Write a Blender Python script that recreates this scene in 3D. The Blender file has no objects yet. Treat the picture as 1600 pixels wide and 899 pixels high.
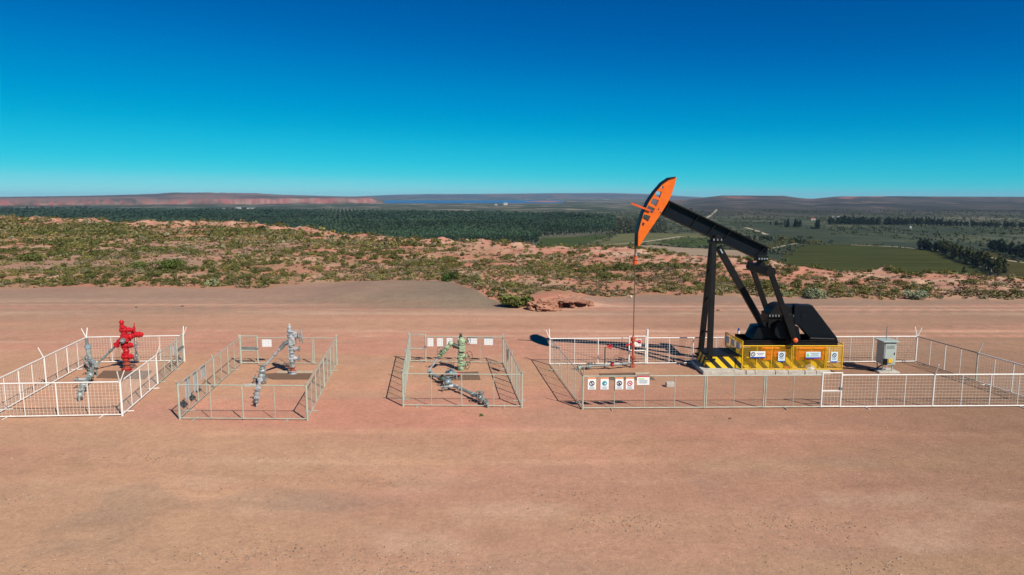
import bpy, math, random
import numpy as np
from mathutils import Vector
from math import sin, cos, pi, radians

random.seed(7)
RNG = np.random.default_rng(11)
scene = bpy.context.scene
COL = bpy.context.collection

# ------------------------------------------------------------------ camera
F_PX, CAM_H, HOR = 1067.0, 9.3, 307.5
TH = math.atan((449.5 - HOR) / F_PX)
CT, ST = cos(TH), sin(TH)
CAM = Vector((0, 0, CAM_H))


def ray(px, py):
    a, b = px - 800.0, 449.5 - py
    return Vector((a, F_PX * CT + b * ST, -F_PX * ST + b * CT))


def G(px, py, z=0.0):
    d = ray(px, py)
    return CAM + d * ((z - CAM_H) / d.z)


def AT(px, py, Y):
    d = ray(px, py)
    return CAM + d * (Y / d.y)


cd = bpy.data.cameras.new('camera')
cam = bpy.data.objects.new('camera', cd)
COL.objects.link(cam)
cd.sensor_width = 36.0
cd.lens = 36.0 * F_PX / 1600.0
cd.clip_start, cd.clip_end = 0.5, 60000
cam.location = CAM
cam.rotation_euler = (pi / 2 - TH, 0, 0)
scene.camera = cam

# ------------------------------------------------------------------ noise
_LAT = RNG.random((512, 512))


def vnoise(x, y, s=0):
    x = np.asarray(x, float) + s * 17.31
    y = np.asarray(y, float) + s * 41.77
    xi, yi = np.floor(x).astype(np.int64), np.floor(y).astype(np.int64)
    fx, fy = x - xi, y - yi
    fx, fy = fx * fx * (3 - 2 * fx), fy * fy * (3 - 2 * fy)
    a, b = _LAT[xi & 511, yi & 511], _LAT[(xi + 1) & 511, yi & 511]
    c, d = _LAT[xi & 511, (yi + 1) & 511], _LAT[(xi + 1) & 511, (yi + 1) & 511]
    return (a * (1 - fx) + b * fx) * (1 - fy) + (c * (1 - fx) + d * fx) * fy


def fbm(x, y, o=4, s=0):
    t, a, n = 0, 1.0, 0
    for k in range(o):
        t = t + a * vnoise(x * 2 ** k, y * 2 ** k, s + k * 3)
        n += a
        a *= 0.5
    return t / n


def sstep(a, b, x):
    t = np.clip((x - a) / (b - a), 0, 1)
    return t * t * (3 - 2 * t)


# ------------------------------------------------------------------ materials
def newmat(name):
    m = bpy.data.materials.new(name)
    m.use_nodes = True
    nt = m.node_tree
    return m, nt, nt.nodes['Principled BSDF']


def mat(name, col, rough=0.6, metal=0.0, var=0.15, scale=3.0, spec=0.4, bump=0.0, dirt=None):
    """painted / metal surface with procedural tonal variation and grime"""
    m, nt, b = newmat(name)
    tc = nt.nodes.new('ShaderNodeTexCoord')
    n = nt.nodes.new('ShaderNodeTexNoise')
    n.inputs['Scale'].default_value = scale
    n.inputs['Detail'].default_value = 6
    n.inputs['Roughness'].default_value = 0.65
    nt.links.new(tc.outputs['Object'], n.inputs['Vector'])
    r = nt.nodes.new('ShaderNodeValToRGB')
    r.color_ramp.elements[0].position = 0.3
    r.color_ramp.elements[1].position = 0.7
    lo = dirt if dirt else tuple(c * (1 - var) for c in col)
    hi = tuple(min(1, c * (1 + var * 0.6)) for c in col)
    r.color_ramp.elements[0].color = (*lo, 1)
    r.color_ramp.elements[1].color = (*hi, 1)
    nt.links.new(n.outputs['Fac'], r.inputs['Fac'])
    nt.links.new(r.outputs['Color'], b.inputs['Base Color'])
    b.inputs['Roughness'].default_value = rough
    b.inputs['Metallic'].default_value = metal
    b.inputs['Specular IOR Level'].default_value = spec
    if bump:
        bp = nt.nodes.new('ShaderNodeBump')
        bp.inputs['Strength'].default_value = bump
        bp.inputs['Distance'].default_value = 0.05
        nt.links.new(n.outputs['Fac'], bp.inputs['Height'])
        nt.links.new(bp.outputs['Normal'], b.inputs['Normal'])
    return m


def stripes(name, ca, cb, period=0.62):
    m, nt, b = newmat(name)
    tc = nt.nodes.new('ShaderNodeTexCoord')
    sx = nt.nodes.new('ShaderNodeSeparateXYZ')
    nt.links.new(tc.outputs['Object'], sx.inputs[0])
    ad = nt.nodes.new('ShaderNodeMath'); ad.operation = 'ADD'
    nt.links.new(sx.outputs['X'], ad.inputs[0]); nt.links.new(sx.outputs['Z'], ad.inputs[1])
    ad2 = nt.nodes.new('ShaderNodeMath'); ad2.operation = 'ADD'
    nt.links.new(ad.outputs[0], ad2.inputs[0]); nt.links.new(sx.outputs['Y'], ad2.inputs[1])
    dv = nt.nodes.new('ShaderNodeMath'); dv.operation = 'DIVIDE'; dv.inputs[1].default_value = period
    nt.links.new(ad2.outputs[0], dv.inputs[0])
    fr = nt.nodes.new('ShaderNodeMath'); fr.operation = 'FRACT'
    nt.links.new(dv.outputs[0], fr.inputs[0])
    gt = nt.nodes.new('ShaderNodeMath'); gt.operation = 'GREATER_THAN'; gt.inputs[1].default_value = 0.5
    nt.links.new(fr.outputs[0], gt.inputs[0])
    mx = nt.nodes.new('ShaderNodeMix'); mx.data_type = 'RGBA'
    mx.inputs[6].default_value = (*ca, 1); mx.inputs[7].default_value = (*cb, 1)
    nt.links.new(gt.outputs[0], mx.inputs[0])
    nt.links.new(mx.outputs[2], b.inputs['Base Color'])
    b.inputs['Roughness'].default_value = 0.55
    return m


def attrmat(name, scales=((0.6, 0.25), (5.0, 0.3)), rough=0.95, bump=0.3, bscale=6.0, bdist=0.03, speck=0.0, trans=0.0):
    """base colour from the mesh's own colour attribute, broken up by noise"""
    m, nt, b = newmat(name)
    at = nt.nodes.new('ShaderNodeAttribute'); at.attribute_name = 'Col'
    tc = nt.nodes.new('ShaderNodeTexCoord')
    cur = at.outputs['Color']
    for sc, amt in scales:
        n = nt.nodes.new('ShaderNodeTexNoise')
        n.inputs['Scale'].default_value = sc
        n.inputs['Detail'].default_value = 5
        n.inputs['Roughness'].default_value = 0.65
        nt.links.new(tc.outputs['Object'], n.inputs['Vector'])
        mr = nt.nodes.new('ShaderNodeMapRange')
        mr.inputs[1].default_value = 0.25; mr.inputs[2].default_value = 0.75
        mr.inputs[3].default_value = 1 - amt; mr.inputs[4].default_value = 1 + amt
        nt.links.new(n.outputs['Fac'], mr.inputs[0])
        mx = nt.nodes.new('ShaderNodeMix'); mx.data_type = 'RGBA'; mx.blend_type = 'MULTIPLY'
        mx.inputs[0].default_value = 1
        nt.links.new(cur, mx.inputs[6]); nt.links.new(mr.outputs[0], mx.inputs[7])
        cur = mx.outputs[2]
    if speck:
        for sc, lo, col in ((9.0, 0.70, (0.55, 0.45, 0.36, 1)), (7.0, 0.70, (0.10, 0.075, 0.06, 1))):
            n = nt.nodes.new('ShaderNodeTexNoise')
            n.inputs['Scale'].default_value = sc; n.inputs['Detail'].default_value = 3
            mp = nt.nodes.new('ShaderNodeMapping'); mp.inputs['Location'].default_value = (sc * 3, sc, 5)
            nt.links.new(tc.outputs['Object'], mp.inputs['Vector']); nt.links.new(mp.outputs[0], n.inputs['Vector'])
            mr = nt.nodes.new('ShaderNodeMapRange')
            mr.inputs[1].default_value = lo - 0.04; mr.inputs[2].default_value = lo + 0.05
            mr.inputs[3].default_value = 0; mr.inputs[4].default_value = speck
            nt.links.new(n.outputs['Fac'], mr.inputs[0])
            mx = nt.nodes.new('ShaderNodeMix'); mx.data_type = 'RGBA'
            nt.links.new(mr.outputs[0], mx.inputs[0]); nt.links.new(cur, mx.inputs[6])
            mx.inputs[7].default_value = col
            cur = mx.outputs[2]
    nt.links.new(cur, b.inputs['Base Color'])
    b.inputs['Roughness'].default_value = rough
    b.inputs['Specular IOR Level'].default_value = 0.12
    if bump:
        n = nt.nodes.new('ShaderNodeTexNoise')
        n.inputs['Scale'].default_value = bscale; n.inputs['Detail'].default_value = 8
        n.inputs['Roughness'].default_value = 0.7
        nt.links.new(tc.outputs['Object'], n.inputs['Vector'])
        bp = nt.nodes.new('ShaderNodeBump'); bp.inputs['Strength'].default_value = bump
        bp.inputs['Distance'].default_value = bdist
        nt.links.new(n.outputs['Fac'], bp.inputs['Height'])
        nt.links.new(bp.outputs['Normal'], b.inputs['Normal'])
    return m


M = {}
M['ground'] = attrmat('dry_ground', ((0.12, 0.10), (1.1, 0.12), (5.0, 0.16), (17.0, 0.22)), bump=0.5, bscale=7.0, bdist=0.05, speck=0.6)
M['leaf'] = attrmat('leaves', ((0.7, 0.2),), rough=0.8, bump=0)
M['stone'] = attrmat('stones', ((6.0, 0.25),), rough=0.9, bump=0.3)
M['soilbank'] = attrmat('bank_soil', ((1.5, 0.25), (8.0, 0.2)), bump=0.8, bscale=4, bdist=0.12)
M['white'] = mat('white_paint', (0.78, 0.75, 0.68), 0.5, var=0.12)
M['galv'] = mat('galvanised_steel', (0.46, 0.50, 0.40), 0.5, 0.2, var=0.2)
M['galvdark'] = mat('weathered_steel', (0.22, 0.25, 0.24), 0.55, 0.3, var=0.3)
M['wire'] = mat('white_wire', (0.70, 0.66, 0.58), 0.5, var=0.1)
M['wiregrey'] = mat('grey_wire', (0.36, 0.36, 0.29), 0.5, 0.2, var=0.1)
M['red'] = mat('red_paint', (0.56, 0.008, 0.018), 0.38, var=0.18, scale=6, dirt=(0.34, 0.018, 0.018))
M['valvegrey'] = mat('grey_valve_paint', (0.33, 0.38, 0.36), 0.4, 0.2, var=0.45, scale=6)
M['valvepale'] = mat('pale_grey_paint', (0.50, 0.53, 0.55), 0.42, 0.1, var=0.2, scale=6, dirt=(0.24, 0.21, 0.19))
M['pipegrey'] = mat('pipe_steel', (0.30, 0.35, 0.32), 0.45, 0.3, var=0.45, scale=6)
M['green'] = mat('pale_green_paint', (0.42, 0.55, 0.34), 0.45, var=0.2, scale=7, dirt=(0.17, 0.19, 0.11))
M['darkgreen'] = mat('dark_green_steel', (0.06, 0.08, 0.06), 0.5, 0.2, var=0.3)
M['bluegrey'] = mat('blue_grey_paint', (0.24, 0.33, 0.36), 0.45, 0.2, var=0.3)
M['blackpaint'] = mat('black_paint', (0.0045, 0.0052, 0.0062), 0.5, 0.0, var=0.4, scale=2.2, dirt=(0.014, 0.012, 0.010), spec=0.16)
M['blueblack'] = mat('blue_black_paint', (0.0045, 0.0070, 0.0105), 0.45, 0.0, var=0.35, spec=0.18)
M['bolt'] = mat('bright_bolt', (0.55, 0.57, 0.58), 0.35, 0.5, var=0.2)
M['orange'] = mat('orange_paint', (0.82, 0.155, 0.006), 0.42, var=0.08, dirt=(0.70, 0.12, 0.006))
M['redorange'] = mat('red_orange_paint', (0.72, 0.10, 0.015), 0.5, var=0.15)
M['wellrust'] = mat('weathered_red_paint', (0.52, 0.085, 0.025), 0.6, var=0.3, scale=6, dirt=(0.28, 0.07, 0.04))
M['rustred'] = mat('rust_red_paint', (0.36, 0.075, 0.04), 0.6, var=0.3)
M['yellow'] = mat('yellow_paint', (0.80, 0.47, 0.015), 0.45, var=0.12)
M['hazard'] = stripes('hazard_stripes', (0.80, 0.52, 0.01), (0.012, 0.012, 0.013))
M['concrete'] = mat('pale_concrete', (0.50, 0.48, 0.42), 0.9, var=0.2, scale=5, bump=0.2, dirt=(0.36, 0.31, 0.25))
M['cover'] = mat('pit_shade_and_stone', (0.13, 0.075, 0.045), 0.85, var=0.4, scale=2.0, dirt=(0.17, 0.10, 0.06))  # dark brown paints the shade in the cellar pits; also colours the stones
M['coverpale'] = mat('dusty_plate_edge', (0.50, 0.40, 0.28), 0.85, var=0.2)
M['signwhite'] = mat('sign_white', (0.82, 0.82, 0.80), 0.4, var=0.04)
M['signback'] = mat('sign_back', (0.54, 0.60, 0.62), 0.4, 0.2, var=0.12)
M['signpale'] = mat('sign_pale_blue', (0.62, 0.76, 0.80), 0.4, var=0.05)
M['signorange'] = mat('sign_orange', (0.80, 0.25, 0.05), 0.5, var=0.05)
M['signblue'] = mat('sign_blue', (0.01, 0.06, 0.32), 0.45, var=0.05)
M['signteal'] = mat('sign_teal', (0.02, 0.27, 0.34), 0.45, var=0.05)
M['signdark'] = mat('sign_dark', (0.05, 0.05, 0.07), 0.5, var=0.05)
M['signred'] = mat('sign_red', (0.55, 0.05, 0.05), 0.5, var=0.05)
M['signgreen'] = mat('sign_green', (0.22, 0.60, 0.04), 0.5, var=0.05)
M['signtext'] = mat('sign_print', (0.30, 0.36, 0.42), 0.5, var=0.05)
M['cabinet'] = mat('cabinet_grey_green', (0.42, 0.48, 0.43), 0.5, 0.1, var=0.12)
M['cable'] = mat('wire_rope', (0.03, 0.025, 0.02), 0.5, 0.3)
M['rod'] = mat('polished_rod', (0.20, 0.13, 0.10), 0.4, 0.5, var=0.2)
M['wood'] = mat('bark', (0.12, 0.09, 0.06), 0.9, var=0.3)
M['palewood'] = mat('pale_bark', (0.42, 0.38, 0.30), 0.9, var=0.3)
M['wallwhite'] = mat('white_render', (0.60, 0.58, 0.54), 0.8, var=0.06, scale=0.3)
M['roofred'] = mat('red_roof', (0.34, 0.10, 0.06), 0.8, var=0.15, scale=0.5)
M['roofgrey'] = mat('grey_roof', (0.26, 0.27, 0.27), 0.5, var=0.1, scale=0.5)
M['windowdark'] = mat('dark_window', (0.03, 0.035, 0.04), 0.2, var=0.1)


# ------------------------------------------------------------------ builders
ORG = {}


def tag(o, label=None, cat=None, group=None, kind=None):
    if label: o['label'] = label
    if cat: o['category'] = cat
    if group: o['group'] = group
    if kind: o['kind'] = kind
    return o


def thing(name, label, cat, loc, group=None):
    o = bpy.data.objects.new(name, None)
    o.empty_display_size = 0.3
    COL.objects.link(o)
    o.location = loc
    ORG[o.name] = Vector(loc)
    return tag(o, label, cat, group)


def frame_of(d):
    d = Vector(d).normalized()
    a = Vector((0, 0, 1)) if abs(d.z) < 0.9 else Vector((0, 1, 0))
    u = d.cross(a).normalized()
    return u, d.cross(u).normalized(), d


class MB:
    def __init__(self):
        self.v, self.f = [], []

    def add(self, vs, fs):
        n = len(self.v)
        self.v += [tuple(p) for p in vs]
        self.f += [tuple(i + n for i in f) for f in fs]
        return self

    def cyl(self, a, b, r, r2=None, n=10):
        a, b = Vector(a), Vector(b)
        r2 = r if r2 is None else r2
        u, w, _ = frame_of(b - a)
        vs, off = [], pi / n
        for c, rr in ((a, r), (b, r2)):
            for k in range(n):
                t = 2 * pi * k / n + off
                vs.append(c + u * (cos(t) * rr) + w * (sin(t) * rr))
        fs = [(k, (k + 1) % n, n + (k + 1) % n, n + k) for k in range(n)]
        fs += [tuple(range(n))[::-1], tuple(range(n, 2 * n))]
        return self.add(vs, fs)

    def path(self, pts, r, n=8):
        for a, b in zip(pts[:-1], pts[1:]):
            self.cyl(a, b, r, n=n)
        for p in pts[1:-1]:
            self.ball(p, r * 1.02, 8, 5)
        return self

    def lathe(self, base, axis, prof, n=14):
        base = Vector(base)
        u, w, d = frame_of(axis)
        vs = []
        for h, r in prof:
            for k in range(n):
                t = 2 * pi * k / n
                vs.append(base + d * h + u * (cos(t) * r) + w * (sin(t) * r))
        fs = []
        for i in range(len(prof) - 1):
            for k in range(n):
                fs.append((i * n + k, i * n + (k + 1) % n, (i + 1) * n + (k + 1) % n, (i + 1) * n + k))
        m = (len(prof) - 1) * n
        fs += [tuple(range(n))[::-1], tuple(m + k for k in range(n))]
        return self.add(vs, fs)

    def ball(self, c, r, n=10, m=6):
        prof = [(-r * cos(pi * k / m), max(1e-4, r * sin(pi * k / m))) for k in range(m + 1)]
        return self.lathe(c, (0, 0, 1), prof, n)

    def box(self, lo, hi):
        x0, y0, z0 = lo
        x1, y1, z1 = hi
        vs = [(x0, y0, z0), (x1, y0, z0), (x1, y1, z0), (x0, y1, z0), (x0, y0, z1), (x1, y0, z1), (x1, y1, z1), (x0, y1, z1)]
        return self.add(vs, [(3, 2, 1, 0), (4, 5, 6, 7), (0, 1, 5, 4), (1, 2, 6, 5), (2, 3, 7, 6), (3, 0, 4, 7)])

    def obox(self, c, u, w, d, hu, hw, hd):
        c, u, w, d = Vector(c), Vector(u) * hu, Vector(w) * hw, Vector(d) * hd
        vs = [c + u * a + w * b + d * e for e in (-1, 1) for a, b in ((-1, -1), (1, -1), (1, 1), (-1, 1))]
        return self.add(vs, [(3, 2, 1, 0), (4, 5, 6, 7), (0, 1, 5, 4), (1, 2, 6, 5), (2, 3, 7, 6), (3, 0, 4, 7)])

    def bar(self, a, b, wy, wn):
        """rectangular bar from a to b; wy = width along Y, wn = width across"""
        a, b = Vector(a), Vector(b)
        d = (b - a).normalized()
        n = d.cross(Vector((0, 1, 0))).normalized()
        w = n.cross(d).normalized()
        return self.obox((a + b) / 2, n, w, d, wn / 2, wy / 2, (b - a).length / 2)

    def torus(self, c, axis, R, r, n=20, m=6):
        c = Vector(c)
        u, w, d = frame_of(axis)
        vs = []
        for k in range(n):
            t = 2 * pi * k / n
            e = u * cos(t) + w * sin(t)
            for j in range(m):
                s = 2 * pi * j / m
                vs.append(c + e * (R + r * cos(s)) + d * (r * sin(s)))
        fs = [(k * m + j, ((k + 1) % n) * m + j, ((k + 1) % n) * m + (j + 1) % m, k * m + (j + 1) % m) for k in range(n) for j in range(m)]
        return self.add(vs, fs)

    def wheel(self, c, axis, R, r=0.016, spokes=4):
        self.torus(c, axis, R, r)
        u, w, d = frame_of(axis)
        c = Vector(c)
        for k in range(spokes):
            t = 2 * pi * k / spokes + 0.4
            self.cyl(c, c + (u * cos(t) + w * sin(t)) * R, r * 0.8, n=6)
        self.cyl(c - d * 0.03, c + d * 0.03, r * 2.2, n=8)
        return self

    def prism(self, poly, y0, y1):
        """poly = [(x, z)] extruded from y0 to y1"""
        n = len(poly)
        vs = [(x, y0, z) for x, z in poly] + [(x, y1, z) for x, z in poly]
        fs = [tuple(range(n)), tuple(range(n, 2 * n))[::-1]]
        fs += [(k, n + k, n + (k + 1) % n, (k + 1) % n) for k in range(n)]
        return self.add(vs, fs)

    def build(self, name, m, parent=None, smooth=True, loc=None, bevel=0.0):
        org = Vector(loc) if loc is not None else (ORG[parent.name] if parent is not None else Vector((0, 0, 0)))
        me = bpy.data.meshes.new(name)
        me.from_pydata([(x - org.x, y - org.y, z - org.z) for x, y, z in self.v], [], self.f)
        import bmesh
        bm = bmesh.new(); bm.from_mesh(me)
        bmesh.ops.recalc_face_normals(bm, faces=bm.faces)
        if bevel:
            es = [e for e in bm.edges if len(e.link_faces) == 2 and e.calc_face_angle(0) > 0.6]
            bmesh.ops.bevel(bm, geom=es, offset=bevel, segments=1, affect='EDGES', clamp_overlap=True)
        bm.to_mesh(me); bm.free()
        if smooth:
            me.shade_smooth()
            me.set_sharp_from_angle(angle=radians(35))
        me.materials.append(M[m] if isinstance(m, str) else m)
        o = bpy.data.objects.new(name, me)
        COL.objects.link(o)
        if parent is not None:
            o.parent = parent
            ORG[o.name] = org
        else:
            o.location = org
            ORG[o.name] = org
        return o


def np_mesh(name, verts, faces, m, cols=None, smooth=False):
    """faces: (n,3) or (n,4) int array"""
    me = bpy.data.meshes.new(name)
    verts = np.ascontiguousarray(verts, np.float32)
    faces = np.ascontiguousarray(faces, np.int32)
    k = faces.shape[1]
    me.vertices.add(len(verts)); me.vertices.foreach_set('co', verts.ravel())
    me.loops.add(faces.size); me.loops.foreach_set('vertex_index', faces.ravel())
    me.polygons.add(len(faces))
    me.polygons.foreach_set('loop_start', np.arange(0, faces.size, k, dtype=np.int32))
    try:
        me.polygons.foreach_set('loop_total', np.full(len(faces), k, np.int32))
    except Exception:
        pass
    if smooth:
        me.polygons.foreach_set('use_smooth', np.ones(len(faces), bool))
    me.update(calc_edges=True)
    if cols is not None:
        a = me.color_attributes.new('Col', 'FLOAT_COLOR', 'POINT')
        c4 = np.ones((len(verts), 4), np.float32); c4[:, :3] = cols
        a.data.foreach_set('color', c4.ravel())
    for x in (m if isinstance(m, (list, tuple)) else [m]):
        me.materials.append(x)
    return me


def link(name, me, parent=None, loc=None):
    o = bpy.data.objects.new(name, me)
    COL.objects.link(o)
    if loc is not None: o.location = loc
    if parent is not None: o.parent = parent
    return o


# ------------------------------------------------------------------ terrain
PAD = np.array([(-400, 455), (0, 452), (100, 450), (200, 449), (300, 452), (400, 452), (440, 447), (500, 443), (600, 441), (690, 443), (720, 456), (760, 469), (800, 481),
                (835, 487), (880, 481), (925, 470), (960, 468), (1000, 465), (1100, 463), (1200, 466), (1300, 469), (1450, 471), (1600, 472), (2000, 474)], float)
EDGE = np.array([(-400, 341), (0, 343), (100, 345.5), (200, 349), (280, 351), (340, 350), (420, 355), (500, 364), (580, 370), (650, 376), (750, 381), (830, 387), (900, 391),
                 (960, 393), (1000, 393), (1050, 399), (1100, 406), (1150, 409), (1200, 410), (1250, 418), (1300, 423), (1350, 424), (1390, 422), (1420, 430), (1500, 436), (1600, 440), (2000, 444)], float)
PAD_Y = CAM_H * F_PX / (PAD[:, 1] - HOR)
EDGE_Y = (CAM_H - 0.68) * F_PX / (EDGE[:, 1] - HOR - 10.7)
LH = np.array([(-600, 309), (0, 308.5), (100, 307), (180, 305.5), (245, 303.5), (270, 301.5), (300, 301), (400, 302), (440, 304.5), (500, 306.5), (560, 307.5), (600, 308)], float)
RH = np.array([(1000, 315), (1060, 311), (1090, 308.5), (1125, 305.8), (1222, 306.2), (1240, 309.0), (1262, 311.6), (1284, 309.2), (1305, 307.2), (1400, 306.8), (1480, 307.4), (1600, 307.8), (2200, 308)], float)
FP = np.array([(0, 310), (480, 309), (560, 307), (620, 304.5), (680, 303.5), (750, 303.5), (850, 302.5), (950, 302), (1010, 303.5), (1060, 306.5), (1100, 309), (1150, 313), (2000, 313)], float)
VALLEY = -50.0


def terrain(X, Y):
    X, Y = np.asarray(X, float), np.asarray(Y, float)
    u = X / np.maximum(Y, 4.0)
    px = 800 + F_PX * u
    yp = np.interp(px, PAD[:, 0], PAD_Y)
    ye = np.interp(px, EDGE[:, 0], EDGE_Y)
    ypn = yp + 3.0 * (fbm(X / 3.0, Y / 3.0, 4, 2) - 0.5)
    padm = 1 - sstep(0, 1.2, Y - ypn)               # 1 on the pad
    out = sstep(0, 12, Y - ypn)
    zm = -0.010 * np.maximum(Y - 68, 0)
    n1 = fbm(X / 16, Y / 16, 5, 5) - 0.5
    n2 = fbm(X / 5, Y / 5, 4, 8) - 0.5
    s = Y - ye + 20 * (fbm(X / 30, Y / 30, 4, 9) - 0.5) * np.clip(Y / 160, 0.4, 2.2)
    near_edge = np.exp(-((s + 10 * np.clip(Y / 150, .5, 2)) / (16 * np.clip(Y / 150, 0.5, 3))) ** 2)
    mound = near_edge * np.clip(fbm(X / 8, Y / 10, 6, 12) - 0.40 + .22 * (fbm(X / 1.8, Y / 2.2, 3, 15) - .5), 0, 1) * 4.2 * np.clip(Y / 180, 0.5, 1.5)
    z = zm + out * (n1 * 1.7 + n2 * 0.7 + mound)
    # low berm where the ground breaks up behind the eroded bank
    z = z + 0.75 * np.exp(-(((X - 4.2) / 3.2) ** 2)) * sstep(57.0, 58.6, Y) * (1 - sstep(62, 70, Y))
    # low gravel berm behind the three small wells
    z = z + .55 * sstep(-20, -14, X) * (1 - sstep(-4.5, -1.0, X)) * sstep(57.5, 61.5, Y + .12 * (X + 9)) * (1 - sstep(70, 78, Y)) * (.85 + .3 * fbm(X / 3, Y / 3, 3, 77))
    z = z + (0.02 * (fbm(X / 4, Y / 1.6, 3, 30) - 0.5)) * padm
    drop = sstep(0, 1, s / np.clip(Y * 0.45, 45, 150))
    z = z * (1 - drop) + VALLEY * drop
    valley = drop
    # left hill with a red cliff
    yf = np.interp(px, [-600, 0, 300, 600], [4100, 4300, 4900, 5900]) + 700 * (fbm(u * 28, Y * 0 + 3.3, 5, 20) - 0.5)
    mu = 1 - sstep(578, 606, px + 6 * (fbm(Y / 300, X * 0 + 1.0, 3, 2) - .5))
    cl = sstep(0, 330, Y - yf)
    zt = CAM_H + (HOR - np.interp(px, LH[:, 0], LH[:, 1])) / F_PX * 7000
    hl = cl * (46 + 10 * (fbm(u * 60, Y / 300, 3, 1) - 0.5)) + sstep(200, 2300, Y - yf) * (zt + 4)
    # right hill
    mr = sstep(980, 1130, px)
    ztr = CAM_H + (HOR - np.interp(px, RH[:, 0], RH[:, 1])) / F_PX * 6600
    tr = np.clip((Y - 1900) / 4500, 0, 1)
    hr = (ztr + 50) * (0.80 * tr ** 1.15 + 0.20 * sstep(0.80, 0.97, tr)) + 14 * (fbm(X / 420, Y / 420, 4, 4) - 0.5) * sstep(0.03, 0.3, tr) * (1 - sstep(0.85, 1, tr))
    # far plateau
    ztp = CAM_H + (HOR - np.interp(px, FP[:, 0], FP[:, 1])) / F_PX * 15500
    hp = (ztp + 50) * sstep(13200, 15500, Y + 900 * (fbm(u * 20, u * 0, 4, 6) - .5))
    # low red rise right of the lake
    rr = 14 * np.exp(-((px - 850) / 28) ** 2) * np.exp(-((Y - 8200) / 500) ** 2)
    hr = hr * (1 - .9 * sstep(7200, 9500, Y))
    h = np.maximum(np.maximum(hl * mu, hr * mr), np.maximum(hp, rr))
    lakem = sstep(560, 600, px) * (1 - sstep(838, 905, px)) * sstep(6350, 6600, Y + 500 * (fbm(u * 9, u * 0 + 4, 3, 6) - .5)) * (1 - sstep(11400, 11800, Y))
    z = np.where(Y > 900, VALLEY + h - 4 * lakem, z)
    return z, dict(px=px, u=u, padm=padm, out=out, s=s, near=near_edge, mound=mound, valley=valley, cl=cl * mu, clY=Y - yf, mr=mr, tr=tr, mu=mu, hp=hp, rr=rr, yp=ypn, lake=lakem)


def mixc(a, b, t):
    t = np.clip(t, 0, 1)[..., None]
    return a * (1 - t) + b * t


def C(r, g, b):
    return np.array([r, g, b], float)


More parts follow.
